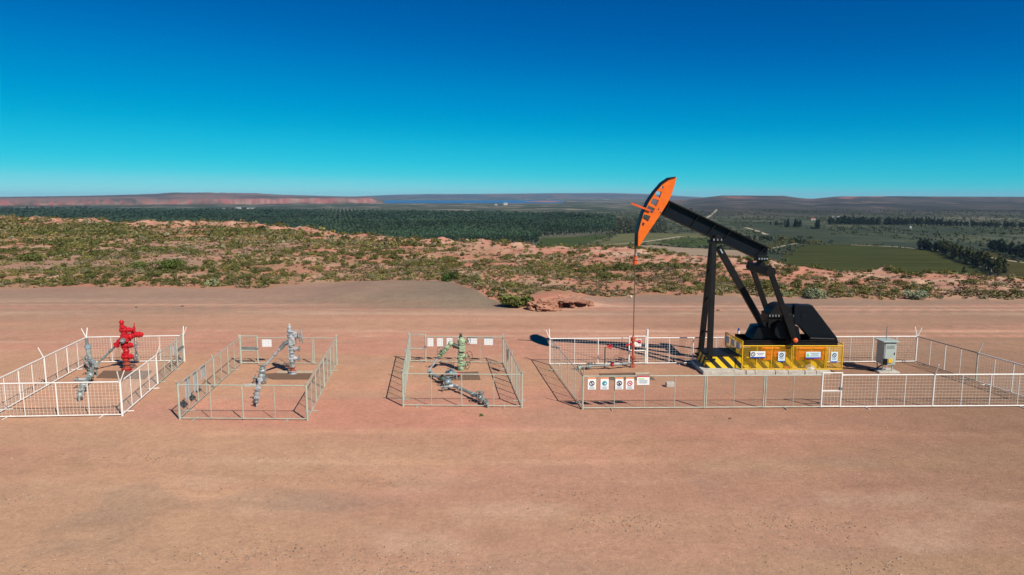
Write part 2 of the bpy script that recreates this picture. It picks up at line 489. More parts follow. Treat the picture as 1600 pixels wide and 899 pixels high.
def ground_colour(X, Y, q):
    px, s = q['px'], q['s']
    nA = fbm(X / 22, Y / 7, 5, 41)
    nB = fbm(X / 9, Y / 2.2, 5, 45)
    nC = fbm(X / 55, Y / 0.9, 4, 48)
    nD = fbm(X / 3.5, Y / 2.0, 5, 51)
    red, tan, grey, pale = C(.520, .242, .158), C(.445, .258, .166), C(.255, .184, .136), C(.54, .365, .245)
    base = np.broadcast_to(red, X.shape + (3,))
    t_front = 1 - sstep(17, 27, Y + 10 * (nA - .5) + 4 * (nB - .5))
    c = mixc(base, tan, 0.78 * t_front)
    c = mixc(c, tan, sstep(.48, .66, nA) * 0.55)
    c = mixc(c, grey, sstep(.54, .74, nB) * 0.28)
    c = mixc(c, C(.47, .30, .165), sstep(.50, .66, fbm(X / 30, Y / 5, 5, 151)) * .45)
    c = mixc(c, C(.250, .155, .094), sstep(-3, 24, X + 8 * (nA - .5)) * 0.85)  # brightness falloff towards the right, put into the soil colour
    # grey gravel belt at the rear of the pad, wheel tracks before it
    belt = sstep(44, 60, Y + 16 * (nC - .5) + 14 * (nA - .5))
    c = mixc(c, tan, sstep(36, 48, Y + 8 * (nC - .5)) * 0.55)
    c = mixc(c, grey, belt * 0.62)
    c = mixc(c, red, sstep(.50, .60, nC) * sstep(40, 46, Y) * (1 - sstep(56, 62, Y)) * 0.75)
    c = mixc(c, pale, sstep(.60, .70, nC) * sstep(38, 44, Y) * (1 - sstep(58, 66, Y)) * 0.5)
    apron = sstep(-25, 0, X + 8 * (nA - .5)) * (1 - sstep(-1.5, 1.0, X + 2 * (nD - .5))) * sstep(55.5, 58, Y + 3 * (nC - .5) + 0.05 * (X + 10))
    c = mixc(c, C(.205, .160, .108), apron * 0.9)
    lb = np.exp(-((Y - 54.2 - 1.2 * (fbm(X / 30, X * 0, 3, 3) - .5)) / .8) ** 2) * sstep(.3, .6, fbm(X / 14, Y, 3, 90))
    c = mixc(c, pale, lb * .6)
    # pale worn patches in the foreground
    c = mixc(c, pale, sstep(.56, .74, nD) * (1 - sstep(19, 26, Y)) * 0.30)
    c = mixc(c, C(.24, .18, .13), sstep(.62, .76, fbm(X / 4, Y / 2.5, 5, 61)) * (1 - sstep(19, 28, Y)) * 0.35)
    # faint wheel tracks sweeping along the pad
    for (y0_, sl_, cv_, w_, dk, sd) in ((23.0, .02, .004, .26, .17, 1), (24.9, .02, .004, .26, .17, 2), (19.2, -.05, .006, .22, .14, 3), (20.9, -.05, .006, .22, .14, 4), (26.4, .012, -.002, .3, .14, 5), (43.0, .01, .001, .5, .10, 6), (45.2, .01, .001, .5, .10, 7), (48.5, -.01, .0, .6, .10, 8), (51.2, -.01, .0, .6, .10, 9)):
        yc_ = y0_ + sl_ * X + cv_ * X * X + 1.0 * (fbm(X / 18, X * 0 + y0_ * .01, 2, 30) - .5)
        m_ = np.exp(-((Y - yc_) / w_) ** 2) * sstep(.32, .62, fbm(X / 7, Y / 2, 3, 160 + sd))
        c = c * (1 + (dk if sd % 2 else -dk) * m_[..., None])
    pad = c * (0.93 + 0.14 * nB[..., None])
    # scrubland soil
    m1 = fbm(X / 8, Y / 8, 5, 70); m2 = fbm(X / 2.6, Y / 2.6, 4, 73); m3 = fbm(X / 40, Y / 40, 4, 76)
    soil = mixc(np.broadcast_to(C(.47, .205, .130), X.shape + (3,)), C(.50, .30, .195), sstep(.48, .70, m1))
    soil = mixc(soil, C(.27, .185, .095), sstep(.38, .60, m2) * 0.55 * (1 - .6 * q['near']))
    soil = mixc(soil, C(.30, .21, .15), sstep(.5, .7, m3) * .5)
    soil = mixc(soil, C(.45, .20, .135), np.clip(q['mound'] * 1.2, 0, 1) * .8)
    soil = mixc(soil, C(.53, .35, .24), np.clip(q['near'] * 1.2, 0, 1) * sstep(.5, .64, m2) * .7)
    c = mixc(soil, pad, q['padm'])
    # valley floor
    v1 = fbm(X / 130, Y / 220, 5, 80); v2 = fbm(X / 420, Y / 520, 5, 83); v3 = fbm(X / 30, Y / 60, 4, 86)
    val = mixc(np.broadcast_to(C(.040, .052, .026), X.shape + (3,)), C(.078, .086, .046), sstep(.42, .62, v1))
    val = mixc(val, C(.105, .10, .066), sstep(.52, .68, v2) * .7)
    val = mixc(val, C(.030, .042, .026), sstep(.52, .66, v3) * .7)
    val = mixc(val, C(.30, .24, .18), sstep(.63, .70, v1) * .65 * sstep(1500, 2600, Y))
    # left hill : red cliff below, olive above
    g1 = fbm(q['u'] * 220, Y / 260, 4, 90); g2 = fbm(X / 700, Y / 350, 4, 93)
    rightness = sstep(250, 520, px)
    cliffband = q['mu'] * sstep(20, 80, q['clY']) * (1 - sstep(120 + 200 * rightness, 240 + 260 * rightness, q['clY'] + 260 * (g1 - .5)))
    cliffband = cliffband * (.35 + .65 * sstep(.40, .60, fbm(q['u'] * 40, Y / 160, 4, 130)))
    top = mixc(np.broadcast_to(C(.085, .075, .068), X.shape + (3,)), C(.20, .125, .105), sstep(.47, .64, g2) * .85)
    val = mixc(val, top, q['mu'] * sstep(60, 200, q['clY']))
    val = mixc(val, mixc(np.broadcast_to(C(.34, .115, .095), X.shape + (3,)), C(.36, .21, .165), sstep(.45, .65, g1)), cliffband * .85)
    # right hill
    h1 = fbm(X / 260, Y / 420, 5, 96); h2 = fbm(X / 120, Y / 240, 4, 99)
    rt = q['tr']
    slope = mixc(np.broadcast_to(C(.036, .036, .030), X.shape + (3,)), C(.066, .058, .047), sstep(.42, .62, h1))
    slope = mixc(slope, C(.22, .15, .115), sstep(.60, .70, h2) * .5 * sstep(.1, .4, rt))
    slope = mixc(slope, C(.30, .12, .09), sstep(.47, .60, fbm(q['u'] * 26, Y / 900, 4, 140)) * sstep(.70, .84, rt) * (1 - sstep(1400, 1480, px)) * (1 - .5 * sstep(1130, 1180, px) * (1 - sstep(1270, 1300, px))) * .8)
    val = mixc(val, slope, q['mr'] * sstep(.0, .12, rt))
    val = mixc(val, mixc(np.broadcast_to(C(.045, .060, .075), X.shape + (3,)), C(.12, .085, .08), sstep(.45, .62, fbm(q['u'] * 30, Y / 500, 4, 170))), sstep(6, 40, q['hp']))
    val = mixc(val, C(.40, .13, .09), sstep(2, 8, q['rr']))
    val = mixc(val, C(.30, .17, .12), sstep(7400, 7600, Y) * (1 - sstep(8600, 8900, Y)) * sstep(.45, .6, v1) * sstep(830, 860, px) * (1 - q['mr']))
    return mixc(c, val, np.where(Y > 900, 1.0, sstep(.30, .7, q['valley'])))


NA, NR = 1000, 940
ang = np.radians(np.linspace(-52, 52, NA))
dd = np.geomspace(8, 21500, NR)
RR = 40 + dd - 8 + 6
A2, R2 = np.meshgrid(ang, RR)
GX, GY = R2 * np.sin(A2), R2 * np.cos(A2) - 40
GZ, Q = terrain(GX, GY)
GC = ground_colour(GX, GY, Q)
idx = np.arange(NA * NR).reshape(NR, NA)
faces = np.stack([idx[:-1, :-1], idx[:-1, 1:], idx[1:, 1:], idx[1:, :-1]], -1).reshape(-1, 4)
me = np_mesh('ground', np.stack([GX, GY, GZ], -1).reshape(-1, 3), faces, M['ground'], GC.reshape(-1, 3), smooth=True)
tag(link('ground', me), kind='structure')


def hz(x, y):
    return float(terrain(np.array([x]), np.array([y]))[0][0])


# ------------------------------------------------------------------ lake, fields, roads
def sheet(name, pts, m, z):
    mb = MB()
    n = len(pts)
    mb.add([(p[0], p[1], z) for p in pts], [tuple(range(n))])
    o = mb.build(name, m, None, smooth=False)
    return tag(o, kind='structure')


mw, nt, b = newmat('lake_water')
b.inputs['Base Color'].default_value = (0.008, 0.085, 0.21, 1)
b.inputs['Roughness'].default_value = 0.35
wv = nt.nodes.new('ShaderNodeTexNoise'); wv.inputs['Scale'].default_value = 0.02
bp = nt.nodes.new('ShaderNodeBump'); bp.inputs['Strength'].default_value = 0.4; bp.inputs['Distance'].default_value = 2.0
tcw = nt.nodes.new('ShaderNodeTexCoord'); nt.links.new(tcw.outputs['Object'], wv.inputs['Vector'])
nt.links.new(wv.outputs['Fac'], bp.inputs['Height']); nt.links.new(bp.outputs['Normal'], b.inputs['Normal'])
M['water'] = mw
sheet('lake_water', [(-1700, 6000), (900, 6000), (1700, 12200), (-3000, 12200)], 'water', VALLEY - 1.2)


def field_mat(name, ca, cb, rows=0.35, ang=0.4):
    m, nt, b = newmat(name)
    tc = nt.nodes.new('ShaderNodeTexCoord')
    mp = nt.nodes.new('ShaderNodeMapping')
    mp.inputs['Rotation'].default_value = (0, 0, ang); mp.inputs['Scale'].default_value = (0.012, 0.10, 0.05)
    n = nt.nodes.new('ShaderNodeTexNoise'); n.inputs['Scale'].default_value = 1.0; n.inputs['Detail'].default_value = 7; n.inputs['Roughness'].default_value = .7
    nt.links.new(tc.outputs['Object'], mp.inputs['Vector']); nt.links.new(mp.outputs[0], n.inputs['Vector'])
    r = nt.nodes.new('ShaderNodeValToRGB')
    r.color_ramp.elements[0].position, r.color_ramp.elements[1].position = .36, .64
    r.color_ramp.elements[0].color, r.color_ramp.elements[1].color = (*ca, 1), (*cb, 1)
    nt.links.new(n.outputs['Fac'], r.inputs['Fac']); nt.links.new(r.outputs['Color'], b.inputs['Base Color'])
    b.inputs['Roughness'].default_value = 0.95; b.inputs['Specular IOR Level'].default_value = .1
    return m


M['f_tan'] = field_mat('bare_field', (.26, .19, .125), (.36, .26, .175), ang=.2)
M['f_olive'] = field_mat('olive_field', (.026, .032, .005), (.064, .070, .013), ang=.15)
M['f_green'] = field_mat('green_crop', (.034, .052, .012), (.058, .080, .020), ang=.5)
M['f_yel'] = field_mat('dry_pasture', (.085, .090, .035), (.15, .14, .06), ang=.3)
M['f_brown'] = field_mat('brown_field', (.040, .036, .008), (.080, .068, .016), ang=.1)
M['track'] = field_mat('pale_track', (.30, .25, .18), (.42, .36, .26), ang=.1)
FIELDS = []


def field(name, pix, m, dz):
    pts = [G(x, y, VALLEY) for x, y in pix]
    # subdivided, slightly ragged outline
    out = []
    for i, p in enumerate(pts):
        q = pts[(i + 1) % len(pts)]
        k = max(1, int((q - p).length / 25))
        for j in range(k):
            t = j / k
            e = p.lerp(q, t)
            out.append((e.x + random.uniform(-2, 2), e.y + random.uniform(-3, 3)))
    FIELDS.append([(p.x, p.y) for p in pts])
    return sheet(name, out, m, VALLEY + dz)


field('bare_field', [(880, 394), (960, 385), (1020, 383.5), (1062, 387), (1178, 393), (1184, 412), (1050, 412), (900, 405)], 'f_tan', .10)
field('green_field', [(838, 387), (846, 372), (905, 371), (958, 366), (945, 378), (905, 385), (870, 392)], 'f_green', .12)
field('dry_pasture', [(905, 384), (962, 366), (1010, 364), (1090, 366), (1110, 372), (1060, 385), (1010, 382), (955, 384)], 'f_yel', .14)
field('green_field', [(1028, 378), (1075, 372), (1120, 374), (1150, 380), (1120, 386), (1060, 384)], 'f_green', .16)
field('olive_field', [(1205, 430), (1222, 402), (1252, 383), (1335, 382), (1440, 389), (1478, 396), (1545, 425), (1560, 450), (1400, 460), (1205, 450)], 'f_olive', .10)
field('brown_field', [(1490, 394), (1545, 393), (1600, 410), (1660, 415), (1680, 450), (1575, 450), (1560, 425), (1520, 404)], 'f_brown', .12)


def road(pix, w, dz=.22):
    pts = [G(x, y, VALLEY) for x, y in pix]
    fine = []
    for a, b in zip(pts[:-1], pts[1:]):
        k = max(1, int((b - a).length / 40))
        fine += [a.lerp(b, j / k) for j in range(k)]
    fine.append(pts[-1])
    L, R = [], []
    for i, p in enumerate(fine):
        d = (fine[min(i + 1, len(fine) - 1)] - fine[max(i - 1, 0)]).normalized()
        n = Vector((-d.y, d.x, 0))
        ww = w * random.uniform(.4, .6)
        z = max(VALLEY, hz(p.x, p.y)) + dz
        L.append((p.x + n.x * ww, p.y + n.y * ww, z)); R.append((p.x - n.x * ww, p.y - n.y * ww, z))
    mb = MB(); n = len(L)
    mb.add(L + R, [(i, i + 1, n + i + 1, n + i) for i in range(n - 1)])
    return tag(mb.build('dirt_road', 'track', None, smooth=False), kind='structure')


road([(1330, 383), (1400, 386), (1470, 392.5)], 6)
road([(1536, 401), (1570, 407), (1640, 416)], 6)
road([(1198, 390), (1232, 383), (1246, 380)], 5)
road([(1000, 379), (1030, 375), (1064, 370)], 7)
road([(880, 392), (960, 382), (1000, 379)], 5)
road([(1165, 356), (1182, 361), (1198, 367)], 8, .3)
road([(820, 349), (900, 347), (1010, 349), (1120, 352)], 8, .3)
road([(1100, 344), (1112, 337), (1120, 331)], 8, 1.2)
road([(430, 337), (560, 334), (660, 332.6), (800, 331)], 10, .3)

# ------------------------------------------------------------------ plants
def leafcloud(n, rx, ry, h, leaf, seed, hue, z0=0.0, shape='dome', clumps=5, var=.28):
    """n leaf-sized quads gathered into uneven clumps"""
    r = np.random.default_rng(seed)
    cs = []
    for _ in range(clumps):
        a = r.uniform(0, 2 * pi); q = r.uniform(.15, .75)
        if shape == 'dome':
            cs.append((cos(a) * q * rx, sin(a) * q * ry, h * r.uniform(.25, .72), r.uniform(.32, .55)))
        else:
            t = r.uniform(.08, .95)
            wd = (1.0 - t) ** .8 if shape == 'cone' else (sin(pi * min(1, t * .93 + .10)) ** .7)
            cs.append((cos(a) * q * rx * wd, sin(a) * q * ry * wd, h * t, max(.16, wd * r.uniform(.45, .75))))
    cs = np.array(cs)
    pick = r.integers(0, clumps, n)
    c = cs[pick]
    d = r.normal(size=(n, 3)); d /= np.linalg.norm(d, axis=1)[:, None]
    rad = r.random(n) ** .45
    p = np.empty((n, 3))
    zr = h * (.42 if shape == 'dome' else .14)
    p[:, 0] = c[:, 0] + d[:, 0] * rad * c[:, 3] * rx
    p[:, 1] = c[:, 1] + d[:, 1] * rad * c[:, 3] * ry
    p[:, 2] = np.maximum(c[:, 2] + d[:, 2] * rad * zr, .03 * h) + z0
    nrm = d + r.normal(scale=.7, size=(n, 3)) + np.array([0, 0, .5]); nrm /= np.linalg.norm(nrm, axis=1)[:, None]
    a = np.cross(nrm, r.normal(size=(n, 3))); a /= np.linalg.norm(a, axis=1)[:, None]
    b2 = np.cross(nrm, a)
    sz = leaf * r.uniform(.6, 1.35, n)[:, None]
    v = np.stack([p - a * sz, p - b2 * sz * .55, p + a * sz, p + b2 * sz * .55], 1).reshape(-1, 3)
    f = np.arange(4 * n).reshape(-1, 4)
    tone = 1 + var * r.normal(size=cs.shape[0])[pick] * .6 + var * r.normal(size=n) * .6
    tone = np.clip(tone, .4, 1.8)
    col = np.asarray(hue)[None] * tone[:, None]
    col[:, 0] *= 1 + .15 * r.normal(size=n)
    return v, f, np.repeat(np.clip(col, .004, .8), 4, 0)


KINDS = {  # hue, mesh params
    'dark': (C(.100, .105, .032), 'dark green rounded desert shrub growing on the red scrubland', 'dark green shrubs on the scrubland'),
    'olive': (C(.165, .150, .046), 'olive green spreading desert shrub growing on the red scrubland', 'olive shrubs on the scrubland'),
    'grey': (C(.215, .185, .100), 'grey green wispy low shrub growing on the red scrubland', 'grey green shrubs on the scrubland'),
    'straw': (C(.30, .235, .105), 'straw coloured dry grass tussock growing on the red scrubland', 'dry tussocks on the scrubland'),
}
VAR = {}
for ki, (kk, (hue, lab, grp)) in enumerate(KINDS.items()):
    VAR[kk] = []
    for j in range(4):
        n = 520 if kk != 'straw' else 300
        VAR[kk].append(np_mesh('shrub_' + kk, *(lambda t: (t[0], t[1], M['leaf'], t[2]))(
            leafcloud(n, 1.0, .9 + .2 * j / 3, .62 + .08 * j, .075, 100 + ki * 10 + j, hue * (.85 + .1 * j), clumps=7 + j))))

cand = []
N = 120000
uu = RNG.uniform(-.86, .86, N)
pxx = 800 + F_PX * uu
ypp = np.interp(pxx, PAD[:, 0], PAD_Y); yee = np.interp(pxx, EDGE[:, 0], EDGE_Y)
# area-uniform in each fan sector
q = RNG.random(N)
far = yee * 1.10 + 4
yy = np.sqrt(ypp ** 2 + q * (far ** 2 - ypp ** 2))
keep = RNG.random(N) < (far ** 2 - ypp ** 2) / (far ** 2 - ypp ** 2).max()
uu, yy = uu[keep], yy[keep]
extra_u = RNG.uniform(-.86, .86, 9000)
pe = 800 + F_PX * extra_u
y0 = np.interp(pe, PAD[:, 0], PAD_Y); y1 = np.interp(pe, EDGE[:, 0], EDGE_Y)
extra_y = y0 + RNG.random(9000) ** 1.2 * np.minimum(y1 * 1.05 - y0, 150)
uu = np.concatenate([uu, extra_u]); yy = np.concatenate([yy, extra_y])
xx = uu * yy
zz, qq = terrain(xx, yy)
edge_bare = np.interp(qq['px'], [0, 250, 420, 950, 1150], [.55, .75, .92, .85, .70])
dens = .82 * sstep(.41, .58, fbm(xx / 9, yy / 9, 4, 201) + .10 * (fbm(xx / 45, yy / 45, 3, 205) - .5)) * (1 - edge_bare * np.clip(qq['near'] * 1.3, 0, 1)) + .07
dens *= (qq['padm'] < .05) * (qq['s'] < 6) * sstep(0, 6, yy - qq['yp'] + .8)
# keep the eroded bank clear
dens *= ~((np.abs(xx - 3.6) < 3.4) & (yy < 62))
ok = RNG.random(len(xx)) < dens
xx, yy, zz = xx[ok], yy[ok], zz[ok]
big = RNG.random(len(xx))
rad = .30 + .75 * big ** 2.2 + .35 * (RNG.random(len(xx)) < .12)
rad *= np.clip(.62 + (yy - 60) / 160, .62, 1.35)
nk = fbm(xx / 20, yy / 20, 3, 210) + RNG.normal(scale=.16, size=len(xx))
kinds = np.where(nk < .42, 'dark', np.where(nk < .60, 'olive', np.where(nk < .70, 'grey', 'straw')))
rad = np.where(kinds == 'straw', rad * .6, rad)
order = np.argsort(-(rad / yy))
# spread the individually modelled ones so they do not pile up
IND, taken = [], []
vis = np.abs(xx / yy) < .76
for i in order:
    if len(IND) >= 292: break
    if vis[i]: IND.append(i)
indset = set(IND)
for i in IND:
    kk = str(kinds[i])
    o = link('shrub' if kk != 'straw' else 'grass_tussock', VAR[kk][i % 4], loc=(xx[i], yy[i], zz[i] - .04))
    s_ = rad[i]
    o.scale = (s_ * random.uniform(.9, 1.3), s_ * random.uniform(.9, 1.2), s_ * random.uniform(.8, 1.15))
    o.rotation_euler = (0, 0, random.uniform(0, 6.28))
    tag(o, KINDS[kk][1], 'shrub' if kk != 'straw' else 'tussock', KINDS[kk][2])
# all the rest: one mass
lo = {}
for ki, (kk, (hue, lab, grp)) in enumerate(KINDS.items()):
    lo[kk] = {}
    for lod, n, lf in ((0, 150, .13), (1, 44, .24)):
        lo[kk][lod] = [leafcloud(n, 1, 1, .68, lf, 300 + ki * 10 + j, hue, clumps=6) for j in range(4)]
VS, FS, CS, off = [], [], [], 0
for i in range(len(xx)):
    if i in indset: continue
    kk = str(kinds[i]); t = lo[kk][0 if yy[i] < 130 else 1][i % 4]
    a = random.uniform(0, 6.28); ca, sa = cos(a), sin(a)
    s_ = rad[i] * random.uniform(.9, 1.2)
    v = t[0] * s_
    v = np.stack([v[:, 0] * ca - v[:, 1] * sa + xx[i], v[:, 0] * sa + v[:, 1] * ca + yy[i], v[:, 2] * random.uniform(.8, 1.2) + zz[i] - .04], 1)
    VS.append(v); FS.append(t[1] + off); CS.append(t[2] * random.uniform(.75, 1.25)); off += len(v)
tw = [leafcloud(20, 1, 1, .7, .26, 380 + j, h_, clumps=4) for j, h_ in enumerate((C(.20, .15, .085), C(.15, .125, .055), C(.24, .20, .095), C(.13, .13, .05), C(.19, .14, .10)))]
nu = RNG.uniform(-.86, .86, 42000); npx = 800 + F_PX * nu
na_, nb_2 = np.interp(npx, PAD[:, 0], PAD_Y), np.interp(npx, EDGE[:, 0], EDGE_Y) * 1.03
ny = na_ + (RNG.random(42000) ** 1.5) * (nb_2 - na_); nx = nu * ny
nz, nq = terrain(nx, ny)
okk = (nq['padm'] < .05) & (nq['s'] < 3) & ~((np.abs(nx - 3.6) < 3.6) & (ny < 62)) & (RNG.random(42000) < (.08 + .62 * sstep(.44, .62, fbm(nx / 6, ny / 6, 4, 220))) * (1 - .75 * np.clip(nq['near'] * 1.2, 0, 1) * np.interp(nq['px'], [0, 300, 450], [.4, .8, 1])) * sstep(0, 5, ny - nq['yp'] + 1.5))
nx, ny, nz = nx[okk], ny[okk], nz[okk]
for i in range(len(nx)):
    t = tw[i % 5]; s_ = random.uniform(.16, .42) * min(1.5, .75 + ny[i] / 260)
    VS.append(t[0] * np.array([s_ * 1.2, s_ * 1.2, s_]) + np.array([nx[i], ny[i], nz[i] - .02])); FS.append(t[1] + off); CS.append(t[2] * random.uniform(.7, 1.3)); off += len(t[0])
me = np_mesh('scrub', np.concatenate(VS), np.concatenate(FS), M['leaf'], np.concatenate(CS))
tag(link('scrub', me), 'mass of small dry and green scrub covering the red plateau', 'scrub', kind='stuff')
print('shrubs', len(xx), 'scrub verts', off)


def plant(name, px, py, rx, h, hue, n, label, cat='shrub', leaf=.08, seed=1, clumps=9, ry=None, Y=None):
    p = G(px, py)
    z = hz(p.x, p.y)
    v, f, c = leafcloud(n, rx, ry or rx * .9, h, leaf, seed, hue, clumps=clumps)
    o = link(name, np_mesh(name, v, f, M['leaf'], c), loc=(p.x, p.y, z - .03))
    return tag(o, label, cat)


plant('shrub', 1273, 466, 1.2, .95, C(.24, .27, .15), 1600, 'pale grey green bushy shrub at the pad edge, behind the belt guard of the pumpjack', seed=21)
plant('shrub', 1434, 468, 1.15, .90, C(.24, .27, .16), 1500, 'pale grey green bushy shrub alone at the pad edge, farthest right of the pale ones', seed=22)
plant('shrub', 1228, 462, .8, .6, C(.22, .24, .11), 700, 'small pale yellow green shrub between pumpjack legs and the larger pale bush', seed=23)
plant('grass_clump', 806, 480, 1.8, 1.0, C(.15, .17, .045), 1700, 'tall olive green grass clump left of the eroded earth bank', 'grass clump', leaf=.13, seed=24, ry=1.0)
plant('shrub', 705, 447, 1.3, 1.1, C(.055, .085, .022), 1500, 'dark green dense shrub at the right end of the grey gravel apron', seed=25)
plant('shrub', 333, 447, .8, .85, C(.30, .31, .15), 500, 'pale cream green spiky shrub at the left pad edge', leaf=.13, seed=26, clumps=6)
plant('weed', 752, 650, .16, .14, C(.13, .15, .05), 110, 'tiny green weed on bare dirt in front of the third well fence', 'weed', leaf=.03, seed=27)
plant('shrub', 250, 423, 3.4, 1.5, C(.090, .125, .028), 2600, 'wide dark green thicket on the slope behind the left gravel', leaf=.11, seed=28, ry=1.6, clumps=16)
plant('shrub', 40, 405, 3.4, 1.5, C(.105, .115, .032), 2200, 'wide olive green thicket at the far left edge of the scrub', leaf=.11, seed=29, ry=1.6, clumps=14)

# ------------------------------------------------------------------ trees in the valley
def tree_mesh(kind, n, seed, leaf):
    if kind == 'plantation':
        v, f, c = leafcloud(n, 1.9, 1.9, 12.0, leaf, seed, C(.030, .055, .030), z0=2.4, shape='column', clumps=18, var=.3)
    elif kind == 'conifer':
        v, f, c = leafcloud(n, 3.2, 3.2, 14.0, leaf, seed, C(.014, .030, .020), z0=.3, shape='cone', clumps=24, var=.2)
    elif kind == 'poplar':
        v, f, c = leafcloud(n, 2.3, 2.3, 11.5, leaf, seed, C(.062, .066, .020), z0=1.0, shape='column', clumps=22, var=.35)
    elif kind == 'autumn':
        v, f, c = leafcloud(n, 3.2, 3.2, 9.5, leaf, seed, C(.150, .135, .028), z0=1.2, shape='column', clumps=18, var=.3)
    else:
        v, f, c = leafcloud(n, 2.6, 2.6, 12.0, leaf, seed, C(.022, .036, .020), z0=.4, shape='column', clumps=20, var=.25)
    return v, f, c


def trunk_mb(h, r):
    mb = MB()
    mb.cyl((0, 0, -.2), (.06, 0, h * .5), r, r * .7, n=6)
    mb.cyl((.06, 0, h * .5), (0, .05, h), r * .7, r * .2, n=6)
    for k in range(5):
        a = k * 2.4; z = h * (.3 + .1 * k)
        mb.cyl((0, 0, z), (cos(a) * h * .11, sin(a) * h * .11, z + h * .12), r * .35, r * .1, n=5)
    return mb


TM = {}
for ki, kind in enumerate(('plantation', 'conifer', 'poplar', 'autumn', 'windbreak')):
    TM[kind] = []
    for j in range(4):
        n = {'plantation': 260, 'conifer': 420, 'poplar': 620, 'autumn': 520, 'windbreak': 300}[kind]
        v, f, c = tree_mesh(kind, n, 500 + ki * 10 + j, {'plantation': .62, 'conifer': .62, 'poplar': .48, 'autumn': .5, 'windbreak': .62}[kind])
        crown = np_mesh('crown', v, f, M['leaf'], c)
        tb = trunk_mb({'plantation': 12, 'conifer': 12, 'poplar': 10.5, 'autumn': 8.5, 'windbreak': 11}[kind], .22)
        tm = bpy.data.meshes.new('trunk'); tm.from_pydata(tb.v, [], tb.f); tm.materials.append(M['palewood'] if kind in ('plantation', 'poplar') else M['wood'])
        TM[kind].append((crown, tm))


def tree(name, kind, p, s, label, group=None, cat='tree'):
    root = thing(name, label, cat, (p[0], p[1], p[2]), group)
    cr, tm = random.choice(TM[kind])
    fat = 1.0 if kind == 'plantation' else 1.35
    root.scale = (s * fat * random.uniform(.85, 1.2), s * fat * random.uniform(.85, 1.2), s * random.uniform(.8, 1.1))
    root.rotation_euler = (0, 0, random.uniform(0, 6.28))
    link('crown', cr, root); link('trunk', tm, root)
    return root


def inpoly(x, y, poly):
    c = False; n = len(poly); j = n - 1
    for i in range(n):
        xi, yi = poly[i]; xj, yj = poly[j]
        if (yi > y) != (yj > y) and x < (xj - xi) * (y - yi) / (yj - yi) + xi: c = not c
        j = i
    return c


# plantation: front rows single trees, the rest one forest
PL = [G(x, y, VALLEY) for x, y in ((962, 364), (905, 368), (846, 371), (838, 384), (760, 385), (640, 386), (520, 386), (380, 380), (200, 368), (-60, 356), (-200, 345),
                                   (-200, 331.5), (0, 331.5), (200, 331.5), (420, 332), (600, 334), (760, 336.5), (880, 339.5), (960, 343))]
PLp = [(p.x, p.y) for p in PL]
front = []
allp = []
x0, x1 = min(p[0] for p in PLp), max(p[0] for p in PLp)
y = min(p[1] for p in PLp)
while y < max(p[1] for p in PLp):
    stp = 5.0 if y < 1000 else (7.5 if y < 1500 else 13.0)
    x = max(x0, -y * .84)
    while x < x1:
        if inpoly(x, y, PLp):
            allp.append((x + random.uniform(-1, 1), y + random.uniform(-1.5, 1.5)))
        x += stp
    y += stp * 1.7
allp.sort(key=lambda p: p[1] - 0.0 * p[0])
# visible front trees: the first rows met along each line of sight (above the mesa edge)
bins = {}
for p in allp:
    pxp = 800 + F_PX * p[0] / p[1]
    e = np.interp(pxp, EDGE[:, 0], EDGE[:, 1])
    pyp = HOR + F_PX * (CAM_H - VALLEY) / p[1]
    if pyp < e + 8 and 330 < pxp < 965:
        bins.setdefault(int(pxp / 3.0), []).append(p)
for k, l in bins.items():
    front += l[:1]
front.sort(key=lambda p: p[1])
front = front[:200]
fs = set(front)
for p in front:
    tree('plantation_tree', 'plantation', (p[0], p[1], VALLEY), 1.0, 'slender dark green plantation tree in the front rows of the forest', 'front trees of the plantation')
V4 = [tree_mesh('plantation', 34, 700 + j, 1.35) for j in range(6)]
VS, FS, CS, off = [], [], [], 0
for p in allp:
    if p in fs: continue
    if random.random() < 1.6 * max(0, float(vnoise(p[0] / 60, p[1] / 90, 3)) - .72) * 2: continue
    v, f, c = V4[random.randrange(6)]
    s_ = random.uniform(.8, 1.15) * (1.0 if p[1] < 1500 else 1.05)
    w = 1.0 if p[1] < 1000 else (1.4 if p[1] < 1500 else 2.4)
    VS.append(v * np.array([s_ * w, s_ * w, s_]) + np.array([p[0], p[1], VALLEY])); FS.append(f + off); CS.append(c * random.uniform(.86, 1.14) * (.7 + .9 * float(vnoise(p[0] / 120, p[1] / 200, 5)))); off += len(v)
tag(link('forest', np_mesh('forest', np.concatenate(VS), np.concatenate(FS), M['leaf'], np.concatenate(CS))),
    'dark green plantation forest filling the valley floor', 'forest', kind='stuff')
print('plantation', len(allp), 'front', len(front))


def treerow(a, b, n, name, kind, label, group, s=1.0, jit=3, width=0):
    A, B = G(*a, VALLEY), G(*b, VALLEY)
    for k in range(n):
        p = A.lerp(B, (k + random.uniform(-.3, .3)) / max(1, n - 1))
        tree(name, kind, (p.x + random.uniform(-jit, jit) - width * random.random(), p.y + random.uniform(-jit, jit), VALLEY), s * random.uniform(.8, 1.15), label, group)


